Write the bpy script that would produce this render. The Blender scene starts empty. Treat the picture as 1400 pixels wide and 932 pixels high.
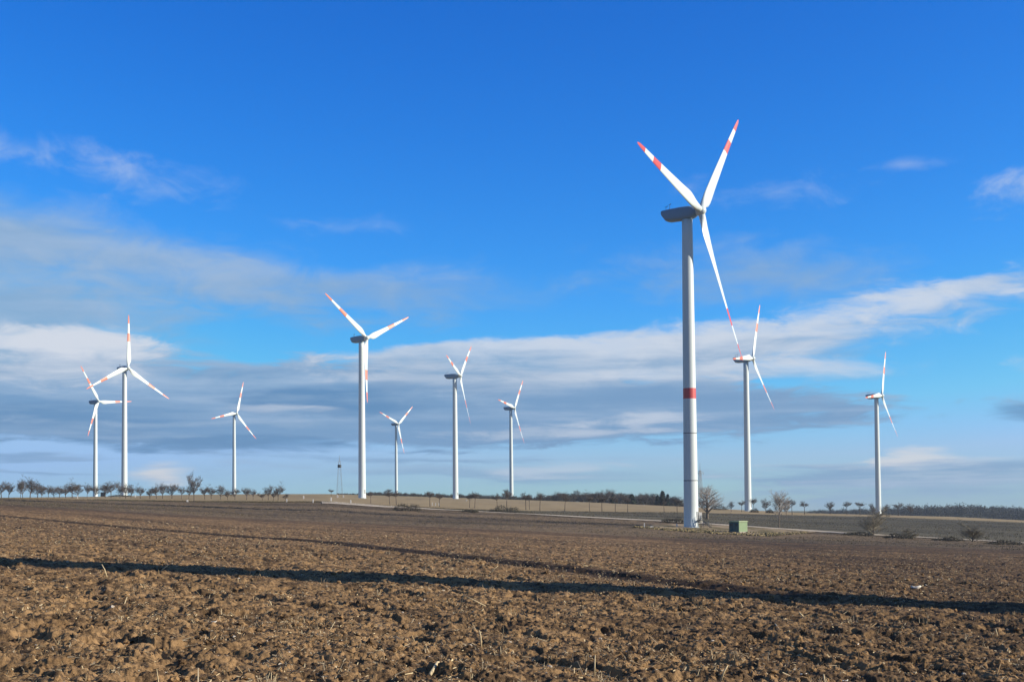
import bpy, math, random
import numpy as np
from mathutils import Matrix, Vector

rng = np.random.default_rng(7)
random.seed(7)
sc = bpy.context.scene
COL = sc.collection
RAD = math.radians

# ------------------------------------------------------------------ camera model (eye at the origin)
FPX, CY, PITCH, ROLL = 1800.0, 625.0, math.atan(65/1800), RAD(0.5)
FW = np.array([0, math.cos(PITCH), math.sin(PITCH)])
R0 = np.array([1.0, 0, 0]); U0 = np.cross(R0, FW)
RT = R0*math.cos(ROLL) - U0*math.sin(ROLL)
UP = U0*math.cos(ROLL) + R0*math.sin(ROLL)
EYE = 1.7                                     # the eye is 1.7 m above the soil; z = 0 is eye level

def ray(px, py):
    px = np.asarray(px, float)[..., None]; py = np.asarray(py, float)[..., None]
    return FW*FPX + RT*(px-700) + UP*(CY-py)
def slope(px, py):                            # tan of the elevation angle
    d = ray(px, py); return d[..., 2]/np.hypot(d[..., 0], d[..., 1])
def azim(px, py=690):
    d = ray(px, py); return np.arctan2(d[..., 0], d[..., 1])
def at(px, py, r):
    d = ray(px, py); return d/np.hypot(d[..., 0], d[..., 1])[..., None]*np.asarray(r, float)[..., None]

SUN_EL, SUN_AZ = RAD(22), RAD(101)            # azimuth clockwise from straight ahead (+Y)

# ------------------------------------------------------------------ noise
def hash2(ix, iy, seed):
    h = (ix.astype(np.int64)*374761393 + iy.astype(np.int64)*668265263 + seed*974711) & 0xFFFFFFFF
    h = ((h ^ (h >> 13))*1274126177) & 0xFFFFFFFF
    h = ((h ^ (h >> 16))*2246822519) & 0xFFFFFFFF
    return ((h ^ (h >> 15)) & 0xFFFFFF)/float(0xFFFFFF)
def vnoise(x, y, seed=0):
    ix = np.floor(x); iy = np.floor(y); fx = x-ix; fy = y-iy
    fx = fx*fx*fx*(fx*(fx*6-15)+10); fy = fy*fy*fy*(fy*(fy*6-15)+10)
    a = hash2(ix, iy, seed); b = hash2(ix+1, iy, seed); c = hash2(ix, iy+1, seed); d = hash2(ix+1, iy+1, seed)
    return (a+(b-a)*fx)*(1-fy) + (c+(d-c)*fx)*fy - 0.5
def fbm(x, y, seed, octs=4, gain=.5):
    s = 0; amp = 1.0
    for o in range(octs):
        c, n = math.cos(.7*o), math.sin(.7*o)
        s = s + amp*vnoise((x*c-y*n)*2**o+o*17.3, (x*n+y*c)*2**o-o*9.1, seed+o); amp *= gain
    return s
def domes(x, y, cell, seed, dens=.6):         # scattered clods of a given size
    gx = np.floor(x/cell); gy = np.floor(y/cell); best = np.zeros_like(x)
    for ox in (-1, 0, 1):
        for oy in (-1, 0, 1):
            cx = gx+ox; cy = gy+oy
            hx = (cx+hash2(cx, cy, seed))*cell; hy = (cy+hash2(cx, cy, seed+1))*cell
            k = hash2(cx, cy, seed+2); on = hash2(cx, cy, seed+3) < dens
            an = hash2(cx, cy, seed+4)*6.28; st = .55+.45*hash2(cx, cy, seed+5)
            dx = x-hx; dy = y-hy; ca = np.cos(an); sa = np.sin(an)
            u = dx*ca+dy*sa; v = (-dx*sa+dy*ca)/st
            rr = (.3+.55*k)*cell
            d = np.clip(1-(u*u+v*v)/(rr*rr), 0, 1)
            best = np.maximum(best, np.where(on, np.sqrt(d)*rr*(.45+.5*hash2(cx, cy, seed+6)), 0))
    return best
def sstep(a, b, x):
    t = np.clip((x-a)/(b-a), 0, 1); return t*t*(3-2*t)

# ------------------------------------------------------------------ terrain
def pl(table):
    xs = [t[0] for t in table]; ys = [t[1] for t in table]
    return lambda x: np.interp(x, xs, ys)
YK = [pl([(-300,690),(0,690),(350,709),(650,722),(930,735.5),(1400,752),(1700,762)]),
      pl([(-300,681),(0,682),(350,687),(447,686.5),(522,692),(622,697.5),(730,703),(920,713),(1000,718),(1100,725),(1170,729.5),(1400,742),(1700,755)]),
      pl([(-300,680.5),(0,681.2),(350,685.5),(447,685.3),(522,690),(622,695.5),(730,698),(850,699.5),(930,700),(1000,701.8),(1100,704.2),(1200,706),(1300,710),(1400,714),(1700,724)]),
      pl([(-300,681),(0,680),(150,678.3),(250,676),(350,675),(450,675),(650,681),(800,686),(930,692),(1000,696),(1100,701),(1200,703.5),(1300,706),(1400,711),(1700,718)]),
      pl([(-300,682),(134,679.6),(321,677),(450,676),(543,674.5),(699,681),(930,693),(1100,705),(1400,714),(1700,720)]),
      pl([(-300,694),(1700,700)])]
RK = [pl([(-300,330),(0,330),(350,320),(650,300),(930,290),(1400,270),(1700,260)]),
      pl([(-300,430),(447,430),(622,425),(920,395),(1100,385),(1400,365),(1700,360)]),
      pl([(-300,440),(350,440),(622,450),(930,560),(1100,640),(1400,620),(1700,620)]),
      pl([(-300,880),(172,880),(350,900),(650,1000),(930,900),(1023,800),(1200,960),(1400,1000),(1700,1000)]),
      pl([(-300,1700),(1700,1700)]), pl([(-300,3900),(1700,3900)])]
PA, PB = -0.045, -0.006
def plane(x, y): return -EYE + PA*x + PB*y
_px = np.arange(-300, 1701, 4.0)
_az = azim(_px)
AZT = np.concatenate([RAD(1)*np.array([-180, -120, -70]), _az, RAD(1)*np.array([70, 120, 180])])
DR = [300, 400, 500, 900, 1700, 3900]; DZ = [None, -5, -5, -5, -6, -14]
RT_K, ZT_K = [], []
for k in range(6):
    r = RK[k](_px); z = slope(_px, YK[k](_px))*r
    ends = []
    for a in (-180, -120, -70, 70, 120, 180):
        q = RAD(a); ends.append(.5*plane(DR[0]*math.sin(q), DR[0]*math.cos(q)) if k == 0 else DZ[k])
    RT_K.append(np.concatenate([[DR[k]]*3, r, [DR[k]]*3]))
    ZT_K.append(np.concatenate([ends[:3], z, ends[3:]]))
def knots(az): return [np.interp(az, AZT, a) for a in RT_K], [np.interp(az, AZT, a) for a in ZT_K]
def terrain(x, y):
    x = np.asarray(x, float); y = np.asarray(y, float)
    r = np.hypot(x, y)+1e-6; Rk, Zk = knots(np.arctan2(x, y))
    x40, y40 = x/r*40, y/r*40
    line = plane(x40, y40) + (Zk[0]-plane(x40, y40))*(r-40)/(Rk[0]-40)
    w = sstep(22, 62, r)
    z = plane(x, y)*(1-w) + line*w
    for k in range(5):
        t = (r-Rk[k])/(Rk[k+1]-Rk[k])
        z = np.where(r > Rk[k], Zk[k]+(Zk[k+1]-Zk[k])*np.clip(t, 0, 1), z)
    return z
def ground_pt(px, py, rmin=8, rmax=1000):     # first ground point seen through a pixel
    d = ray(px, py); d = d/math.hypot(d[0], d[1])
    rs = np.geomspace(rmin, rmax, 4000)
    h = d[2]*rs - terrain(d[0]*rs, d[1]*rs)
    i = np.argmax(h <= 0) if (h <= 0).any() else len(rs)-1
    return np.array([d[0]*rs[i], d[1]*rs[i], float(terrain(d[0]*rs[i], d[1]*rs[i]))])

# added furrow imitating a long shadow stripe over the ploughed field, and the ditch at the field's far strip
SHADOW_FURROW = np.array([ground_pt(a, b)[:2] for a, b in ((1250,828),(1161,819),(900,790),(600,755),(450,740),(200,722),(0,704),(-120,697))])
DITCH = np.array([ground_pt(a, b)[:2] for a, b in ((60,684.5),(350,695),(650,710),(800,717),(930,724))])
def polyline_dist(x, y, P):                   # signed distance (right of travel positive)
    best = np.full(x.shape, 1e9); sgn = np.zeros(x.shape)
    for a, b in zip(P[:-1], P[1:]):
        d = b-a; L = np.hypot(*d); d = d/L
        t = np.clip((x-a[0])*d[0]+(y-a[1])*d[1], 0, L)
        dx = x-a[0]-d[0]*t; dy = y-a[1]-d[1]*t; q = np.hypot(dx, dy)
        s = dx*d[1]-dy*d[0]
        m = q < best; best = np.where(m, q, best); sgn = np.where(m, np.sign(s), sgn)
    return best*sgn
def shadow_furrow_profile(s):
    return np.interp(s, [-2.4, -1.2, -.35, .15, .6, 1.6], [0, -.07, -.13, .015, .035, 0])
def shadow_furrow_fade(x, y): return sstep(28, 36, y)
def shadow_furrow_smooth(s, f): return 1-.62*f*np.exp(-((s+.3)/1.3)**4)
def clods(x, y):
    ax = .30*fbm(x*1.9, y*1.9, 31, 3, .6); ay = .30*fbm(x*1.9+9, y*1.9, 37, 3, .6)
    wx = x+ax; wy = y+ay
    hx = x+.10*fbm(x*7, y*7, 131, 2); hy = y+.10*fbm(x*7, y*7, 137, 2)
    u0 = x*.87+y*.5; v0 = -x*.5+y*.87
    c = wx*.87+wy*.5
    rows = np.abs(((c/1.1+.5*fbm(x*.45, y*.45, 41, 2)) % 1)-.5)*2
    h = .10*fbm(x*.5, y*.5, 3, 2) + .035*(rows-.5)
    u = wx*.87+wy*.5; v = -wx*.5+wy*.87                            # broken slabs drawn out along the rows
    dens = np.clip(.75+1.5*vnoise(u0*.8, v0*.4, 55)+.6*vnoise(x*2.1, y*2.1, 58), .15, 1.35)
    rid = 1-np.abs(2*vnoise(u*3.2, v*1.8, 51))
    qx = x+.06*fbm(x*9, y*9, 141, 2, .7); qy = y+.06*fbm(x*9, y*9, 147, 2, .7)
    h = h + .045*(rid**1.3-.5)*dens - .085*sstep(.06, .2, vnoise(u*2.3, v*1.3, 59))*(.4+.6*dens)
    a = domes(hx, hy, .18, 200, .36)*.45; b = domes(qx, qy, .115, 300, .6)*.62; c = domes(qx+.03, qy, .062, 400, .75)*.95
    h = h + np.maximum(np.maximum(a, b), c*(.6+.4*dens))*(.25+.75*dens) + domes(wx, wy, .5, 500, .05)*.22
    h = h - .05*sstep(.05, .2, vnoise(qx*6.5, qy*6.5, 63)) + .034*fbm(x*14, y*14, 61, 3, .75)
    return (h-.04)*.80
def soil_h(x, y, s):
    f = shadow_furrow_fade(x, y); return clods(x, y)*shadow_furrow_smooth(s, f)+shadow_furrow_profile(s)*f
def soil(x, y):
    x = np.asarray(x, float); y = np.asarray(y, float)
    return terrain(x, y) + soil_h(x, y, polyline_dist(x, y, SHADOW_FURROW)+.25*fbm(x*.8, y*.8, 71, 3))

# ------------------------------------------------------------------ mesh helpers
def mk(name, V, Fa, mats, parent=None, mi=None, smooth=False, loc=None):
    me = bpy.data.meshes.new(name)
    V = np.asarray(V, np.float32)
    if isinstance(Fa, np.ndarray):
        n, k = Fa.shape
        me.vertices.add(len(V)); me.vertices.foreach_set('co', V.ravel())
        me.loops.add(n*k); me.loops.foreach_set('vertex_index', Fa.astype(np.int32).ravel())
        me.polygons.add(n); me.polygons.foreach_set('loop_start', np.arange(0, n*k, k, dtype=np.int32))
        me.update(calc_edges=True)
    else:
        me.from_pydata([tuple(map(float, v)) for v in V], [], Fa)
    for m in (mats if isinstance(mats, (list, tuple)) else [mats]): me.materials.append(m)
    if mi is not None: me.polygons.foreach_set('material_index', np.asarray(mi, np.int32))
    me.polygons.foreach_set('use_smooth', np.full(len(me.polygons), smooth))
    me.validate(); me.update()
    o = bpy.data.objects.new(name, me); COL.objects.link(o)
    if parent is not None: o.parent = parent
    if loc is not None: o.location = loc
    return o
def tag(o, label=None, cat=None, group=None, kind=None):
    if label: o['label'] = label
    if cat: o['category'] = cat
    if group: o['group'] = group
    if kind: o['kind'] = kind
    return o
def empty(name, loc, rz=0):
    o = bpy.data.objects.new(name, None); COL.objects.link(o)
    o.location = tuple(map(float, loc)); o.rotation_euler = (0, 0, rz); o.empty_display_size = .5
    return o
class Geo:
    def __init__(s): s.v = []; s.f = []; s.m = []
    def add(s, v, f, m=0):
        b = len(s.v); s.v += [tuple(map(float, q)) for q in v]; s.f += [tuple(i+b for i in q) for q in f]; s.m += [m]*len(f)
    def box(s, x0, x1, y0, y1, z0, z1, m=0):
        s.add([(x0,y0,z0),(x1,y0,z0),(x1,y1,z0),(x0,y1,z0),(x0,y0,z1),(x1,y0,z1),(x1,y1,z1),(x0,y1,z1)],
              [(3,2,1,0),(4,5,6,7),(0,1,5,4),(1,2,6,5),(2,3,7,6),(3,0,4,7)], m)
    def tube(s, P, Rr, n=6, m=0, caps=True):
        P = [Vector(p) for p in P]; vs = []; fs = []
        for i, p in enumerate(P):
            d = (P[min(i+1, len(P)-1)]-P[max(i-1, 0)]).normalized()
            a = d.orthogonal().normalized() if i == 0 else (a - d*a.dot(d)).normalized()
            b = d.cross(a)
            for k in range(n):
                q = 2*math.pi*k/n; vs.append(p+(a*math.cos(q)+b*math.sin(q))*Rr[i])
        for i in range(len(P)-1):
            for k in range(n):
                fs.append((i*n+k, i*n+(k+1) % n, (i+1)*n+(k+1) % n, (i+1)*n+k))
        if caps: fs += [tuple(range(n-1, -1, -1)), tuple((len(P)-1)*n+k for k in range(n))]
        s.add(vs, fs, m)
    def lathe(s, prof, n=32, m=None):         # prof: (r, z); m: material per ring
        vs = []; fs = []; ms = []
        for r, z in prof:
            for k in range(n):
                q = 2*math.pi*k/n; vs.append((r*math.cos(q), r*math.sin(q), z))
        for i in range(len(prof)-1):
            for k in range(n):
                fs.append((i*n+k, i*n+(k+1) % n, (i+1)*n+(k+1) % n, (i+1)*n+k)); ms.append(m[i] if m else 0)
        fs += [tuple(range(n-1, -1, -1)), tuple((len(prof)-1)*n+k for k in range(n))]; ms += [ms[0], ms[-1]]
        b = len(s.m); s.add(vs, fs, 0); s.m[b:] = ms
    def build(s, name, mats, parent=None, smooth=False, loc=None):
        return mk(name, s.v, s.f, mats, parent, s.m, smooth, loc)

# ------------------------------------------------------------------ materials
class NT:
    def __init__(s, tree): s.t = tree; s.n = tree.nodes; s.l = tree.links
    def node(s, kind, **kw):
        n = s.n.new(kind)
        for k, v in kw.items(): setattr(n, k, v)
        return n
    def put(s, sock, v):
        if hasattr(v, 'links') or isinstance(v, bpy.types.NodeSocket): s.l.new(v, sock)
        else: sock.default_value = v
    def math(s, op, a, b=0.0, c=None, clamp=False):
        n = s.node('ShaderNodeMath', operation=op, use_clamp=clamp)
        s.put(n.inputs[0], a); s.put(n.inputs[1], b)
        if c is not None: s.put(n.inputs[2], c)
        return n.outputs[0]
    def mix(s, f, a, b):
        n = s.node('ShaderNodeMix', data_type='RGBA')
        s.put(n.inputs[0], f); s.put(n.inputs[6], a if not isinstance(a, tuple) else (*a, 1)[:4]); s.put(n.inputs[7], b if not isinstance(b, tuple) else (*b, 1)[:4])
        return n.outputs[2]
    def ramp(s, x, a, b, smooth=True):
        n = s.node('ShaderNodeMapRange', interpolation_type='SMOOTHSTEP' if smooth else 'LINEAR')
        s.put(n.inputs[0], x); s.put(n.inputs[1], a); s.put(n.inputs[2], b); return n.outputs[0]
    def noise(s, vec, scale, detail=4, rough=.55, dist=0.0):
        n = s.node('ShaderNodeTexNoise'); n.inputs['Scale'].default_value = scale; n.inputs['Detail'].default_value = detail
        n.inputs['Roughness'].default_value = rough; n.inputs['Distortion'].default_value = dist
        if vec is not None: s.l.new(vec, n.inputs['Vector'])
        return n.outputs['Fac']
def newmat(name):
    m = bpy.data.materials.new(name); m.use_nodes = True
    t = NT(m.node_tree); return m, t, m.node_tree.nodes['Principled BSDF']
def simple(name, col, rough=.6, var=.12, scale=3.0, metal=0.0, bump=0.0, coord='Object'):
    m, t, b = newmat(name)
    tc = t.node('ShaderNodeTexCoord')
    n = t.noise(tc.outputs[coord], scale, 5)
    lo = tuple(c*(1-var) for c in col); hi = tuple(min(1, c*(1+var)) for c in col)
    t.put(b.inputs['Base Color'], t.mix(n, lo, hi)); b.inputs['Roughness'].default_value = rough; b.inputs['Metallic'].default_value = metal
    if bump:
        bp = t.node('ShaderNodeBump'); bp.inputs['Strength'].default_value = bump; t.l.new(n, bp.inputs['Height']); t.l.new(bp.outputs[0], b.inputs['Normal'])
    return m
def turbine_paint(name, col):
    m, t, b = newmat(name)
    tc = t.node('ShaderNodeTexCoord'); mp = t.node('ShaderNodeMapping'); mp.inputs['Scale'].default_value = (1.3, 1.3, .05)
    t.l.new(tc.outputs['Object'], mp.inputs[0])
    st = t.noise(mp.outputs[0], 1.0, 5, .6); n2 = t.noise(tc.outputs['Object'], .35, 4)
    c = t.mix(t.ramp(st, .5, .85), col, tuple(x*.86 for x in col)); c = t.mix(t.math('MULTIPLY', n2, .18), c, tuple(x*.8 for x in col))
    t.put(b.inputs['Base Color'], c); b.inputs['Roughness'].default_value = .42
    return m
WHITE = turbine_paint('white_turbine_paint', (.66, .75, .78))
RED = turbine_paint('red_band_paint', (.62, .095, .10))
ORANGE = turbine_paint('orange_red_paint', (.74, .23, .155))
NAC = simple('nacelle_grey', (.20, .32, .46), .45, .08, .6)
DSTEEL = simple('dark_steel', (.05, .06, .065), .5, .2, 6, .3)
GALV = simple('galvanised_steel', (.30, .32, .34), .5, .15, 4, .4)
LATT = simple('lattice_steel', (.30, .34, .38), .6, .1, 2, .2)
JOINT = simple('flange_sealant', (.20, .22, .25), .7, .1, 4)
KGREEN = simple('kiosk_green_panel', (.225, .335, .19), .55, .12, 1.2)
KROOF = simple('kiosk_roof', (.34, .42, .27), .7, .12, 2)
KDOOR = simple('kiosk_door', (.055, .115, .12), .55, .1, 2)
POSTW = simple('white_post_paint', (.78, .77, .74), .6, .08, 5)
BARK = simple('dark_bark', (.10, .085, .072), .9, .3, 4)
TWIG = simple('dark_twigs', (.115, .100, .092), .9, .35, .8)
PALEB = simple('pale_bark', (.17, .14, .11), .9, .3, 4)
PALET = simple('pale_twigs', (.34, .305, .275), .9, .35, .8)
OLIVE = simple('olive_twigs', (.24, .22, .17), .9, .35, .8)
CONI = simple('conifer_needles', (.022, .038, .026), .8, .4, .6)
SCRUB = simple('dark_scrub', (.080, .076, .055), .9, .45, .8)
WOODM = simple('bare_wood_crowns', (.070, .068, .062), .9, .5, .12)
STRAW = simple('pale_straw', (.60, .49, .30), .7, .3, 25)
STONE = simple('pale_stone', (.52, .46, .38), .8, .3, 12)
SCRAP = simple('bleached_husk', (.74, .70, .62), .7, .12, 20)
CONC = simple('foundation_concrete', (.36, .34, .31), .85, .2, 2)

def soil_mat(name, light, dark, wet, straw=.0, bump=.9):
    m, t, b = newmat(name)
    g = t.node('ShaderNodeNewGeometry'); P = g.outputs['Position']
    at_ = t.node('ShaderNodeAttribute', attribute_name='damp_shade', attribute_type='GEOMETRY')
    n1 = t.noise(P, .055, 4, .6); n2 = t.noise(P, .7, 5, .62); n3 = t.noise(P, 5.0, 6, .68); n4 = t.noise(P, 38, 4, .7)
    k = t.math('ADD', t.math('MULTIPLY', n1, .35), t.math('ADD', t.math('MULTIPLY', n2, .5), t.math('MULTIPLY', n3, .55)))
    c = t.mix(t.ramp(k, .52, .80), dark, light)
    n5 = t.noise(P, 2.4, 7, .74, .5)
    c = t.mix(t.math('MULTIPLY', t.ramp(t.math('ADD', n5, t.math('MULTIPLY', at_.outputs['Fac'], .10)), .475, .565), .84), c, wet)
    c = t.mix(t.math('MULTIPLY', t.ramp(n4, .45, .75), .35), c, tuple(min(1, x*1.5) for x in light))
    c = t.mix(t.math('MULTIPLY', at_.outputs['Fac'], .85), c, wet)  # damp soil and the painted shadow stripe both mix to the wet colour
    if straw:
        vo = t.node('ShaderNodeTexVoronoi', feature='F1'); vo.inputs['Scale'].default_value = 9; t.l.new(P, vo.inputs['Vector'])
        s_ = t.math('LESS_THAN', vo.outputs['Distance'], t.math('MULTIPLY', t.ramp(n3, .45, .75), .16))
        c = t.mix(t.math('MULTIPLY', s_, straw), c, (.50, .41, .28))
    t.put(b.inputs['Base Color'], c); b.inputs['Roughness'].default_value = .95
    b.inputs['Specular IOR Level'].default_value = .15
    hh = t.math('ADD', t.math('MULTIPLY', n3, .6), t.math('MULTIPLY', n4, .25))
    bp = t.node('ShaderNodeBump'); bp.inputs['Strength'].default_value = bump; bp.inputs['Distance'].default_value = .06
    t.l.new(hh, bp.inputs['Height']); t.l.new(bp.outputs[0], b.inputs['Normal'])
    return m
SOIL = soil_mat('ploughed_soil', (.355, .225, .112), (.165, .102, .051), (.046, .031, .021), .8)
FALLOW = soil_mat('dark_fallow_soil', (.235, .168, .098), (.158, .115, .068), (.080, .060, .039), .5)
def grass_mat(name, a, b_, c_, s=.06):
    m, t, b = newmat(name)
    g = t.node('ShaderNodeNewGeometry'); P = g.outputs['Position']
    mp = t.node('ShaderNodeMapping'); mp.inputs['Scale'].default_value = (1, .35, 1); t.l.new(P, mp.inputs[0])
    n1 = t.noise(mp.outputs[0], s, 6, .65); n2 = t.noise(P, 1.2, 5, .7)
    c = t.mix(t.ramp(n1, .38, .62), a, b_); c = t.mix(t.math('MULTIPLY', t.ramp(n2, .4, .75), .6), c, c_)
    t.put(b.inputs['Base Color'], c); b.inputs['Roughness'].default_value = .95; b.inputs['Specular IOR Level'].default_value = .1
    bp = t.node('ShaderNodeBump'); bp.inputs['Strength'].default_value = .8; bp.inputs['Distance'].default_value = .25
    t.l.new(n2, bp.inputs['Height']); t.l.new(bp.outputs[0], b.inputs['Normal'])
    return m
STUB = grass_mat('tan_stubble', (.37, .285, .168), (.31, .235, .133), (.25, .20, .105))
FARG = grass_mat('far_meadow', (.16, .15, .08), (.12, .12, .06), (.10, .10, .05), .02)
GRAVEL = grass_mat('pale_gravel', (.56, .49, .39), (.48, .41, .32), (.38, .32, .24), .3)
APRON = grass_mat('gravel_and_dry_grass', (.38, .29, .195), (.17, .138, .072), (.125, .11, .052), .16)

# ------------------------------------------------------------------ the ground sheets
azs = np.unique(np.concatenate([np.arange(-180, -30, 3.0), np.arange(-30, -25, .4), np.arange(-25, 25, .048), np.arange(25, 30, .4), np.arange(30, 180.1, 3.0)]))
azs = np.radians(azs[(azs >= -180) & (azs < 180)])
RKA, ZKA = knots(azs)
def sheet(name, rows_r, mat, disp, label=None, centre=False, kind='structure'):
    nR, nC = rows_r.shape
    x = rows_r*np.sin(azs); y = rows_r*np.cos(azs)
    z, damp_shade = disp(x, y)
    V = np.stack([x, y, z], -1).reshape(-1, 3)
    i = np.arange(nR-1)[:, None]*nC; j = np.arange(nC)[None, :]; j2 = (j+1) % nC
    Fq = np.stack([i+j, i+nC+j, i+nC+j2, i+j2], -1).reshape(-1, 4)[:, ::-1]
    if centre:
        V = np.concatenate([V, [[0, 0, float(z[0].mean())]]])
        j = np.arange(nC); c = np.full(nC, len(V)-1); a = np.stack([c, j, (j+1) % nC, c], -1)
    o = mk(name, V, Fq, mat, smooth=not centre)
    a = o.data.attributes.new('damp_shade', 'FLOAT', 'POINT'); d = np.zeros(len(V), np.float32); d[:damp_shade.size] = damp_shade.ravel()
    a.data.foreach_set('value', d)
    return tag(o, label, None, None, kind)
q = [.0012]
while q[-1] < 1:
    r = q[-1]*310
    q.append(q[-1]*(1+(.25 if r < 9 else (.0019 if r < 30 else .0028) if r < 55 else .0055)))
q = np.array(q[:-1]+[1.0]); q = q/q[-1]
inview = sstep(RAD(31), RAD(26), np.abs(azs))[None, :]
def disp_field(x, y):
    z = terrain(x, y); m = np.broadcast_to(inview > 0, x.shape)
    r = np.hypot(x, y); m = m & (r > 8)
    h = np.zeros(x.shape); s = np.full(x.shape, 99.0)
    xs, ys = x[m], y[m]
    sd = polyline_dist(xs, ys, SHADOW_FURROW)+.25*fbm(xs*.8, ys*.8, 71, 3)
    Rl = np.broadcast_to(RKA[0], x.shape)
    h[m] = soil_h(xs, ys, sd)
    h = h*inview*(1-.8*sstep(.93, 1, r/Rl)); s[m] = sd
    h[-1] = 0
    damp_shade = np.exp(-((s+.3)/(.62+.006*r))**4)*shadow_furrow_fade(x, y)*(.95-.5*sstep(70, 125, r)) + .48*sstep(-7, 14, x-.12*y)*sstep(6, 16, r+0*x)  # first term paints the shadow stripe's dark; second is damper soil at right
    band = fbm(x*.012+y*.004, y*.06, 9, 4, .6)
    cr = x*.87+y*.5; al = -x*.5+y*.87
    strk = fbm(cr*.22, al*.012, 91, 4, .7)
    far = sstep(70, 300, r)*.30 + sstep(.6, 1.0, r/Rl+.5*band)*.22 + .35*fbm(x*.25, y*.12, 97, 3, .7)*sstep(60, 200, r) + .45*strk*sstep(25, 60, r)                                   # the far soil is damper
    return z+h, np.clip(damp_shade+far+.25*vnoise(x*.02, y*.05, 5)*sstep(40, 150, r), 0, 1)
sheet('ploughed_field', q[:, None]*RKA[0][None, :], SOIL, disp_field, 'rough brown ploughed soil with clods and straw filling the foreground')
def zone_rows(k, n): return RKA[k][None, :]*(RKA[k+1]/RKA[k])[None, :]**np.linspace(0, 1, n)[:, None]
def disp_fallow(x, y):
    sd = np.abs(polyline_dist(x, y, DITCH))
    h = .22*fbm(x*.5, y*.5, 11, 4, .65)*inview
    h[0] = 0; h[-1] = 0
    damp_shade = np.clip(1.1-sd/2.2, 0, 1)*.9
    return terrain(x, y)+h, np.clip(damp_shade+.25+1.1*fbm(x*.012+y*.004, y*.07, 19, 4, .65), 0, 1)
sheet('fallow_field', zone_rows(0, 60), FALLOW, disp_fallow, 'dark fallow strip between ploughed soil and gravel track')
def disp_plain(amp):
    def f(x, y):
        h = amp*fbm(x*.2, y*.2, 23, 4, .6)*inview; h[0] = 0; h[-1] = 0
        return terrain(x, y)+h, np.clip(.15+.9*fbm(x*.01+y*.004, y*.05, 29, 4, .65), 0, 1)
    return f
CROP = soil_mat('winter_crop_soil', (.155, .137, .088), (.108, .096, .062), (.060, .054, .037), .4)
sheet('winter_crop_field', zone_rows(1, 40), CROP, disp_plain(.15), 'dark field beyond the gravel track')
sheet('stubble_field', zone_rows(2, 60), STUB, disp_plain(.15), 'tan stubble strip below the skyline')
sheet('meadow', zone_rows(3, 14), FARG, disp_plain(.0), 'dull green land beyond the crest')
sheet('far_ground', zone_rows(4, 10), FARG, disp_plain(.0), 'land far beyond the crest')

def ribbon(name, pxs, ylo, yhi, mat, lift, label, nacross=6):
    V = []; n = len(pxs)
    for k in range(nacross):
        t = k/(nacross-1)
        for p, a, b in zip(pxs, ylo, yhi):
            wv = float(fbm(np.array([p*.09]), np.array([k*.5]), 401, 3))*(1.1 if nacross > 8 else .35); b = b+wv; a = a+wv*.5
            g = ground_pt(p, b+(a-b)*t, 150); V.append((g[0], g[1], g[2]+lift))
    Fq = [(k*n+i, k*n+i+1, (k+1)*n+i+1, (k+1)*n+i) for k in range(nacross-1) for i in range(n-1)]
    return tag(mk(name, V, Fq, mat, smooth=True), label, None, None, 'structure')
ps = np.arange(440, 1500, 12.0)
wob = np.interp(ps, [440, 520, 600, 700, 760, 920, 1010, 1060, 1110, 1180, 1300, 1500], [1.6, 1.2, .5, .35, .7, .75, .7, .5, 1.0, .75, .5, .6])
ribbon('gravel_track', ps, YK[1](ps)+.2-wob, YK[1](ps)+.2+wob, GRAVEL, .16, 'pale gravel track running along the fields')
ps = np.arange(868, 1120, 6.0)
ribbon('gravel_apron', ps, np.interp(ps, [868,900,946,1000,1050,1095,1120], [719.5,717.5,716.4,719,722.6,725.9,727.5]),
       np.interp(ps, [868,900,946,1000,1050,1095,1120], [720.3,723.6,727,730.5,732.6,729.5,728.0]), APRON, .16, 'pale gravel and dry grass apron around the near turbine', 14)

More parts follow.
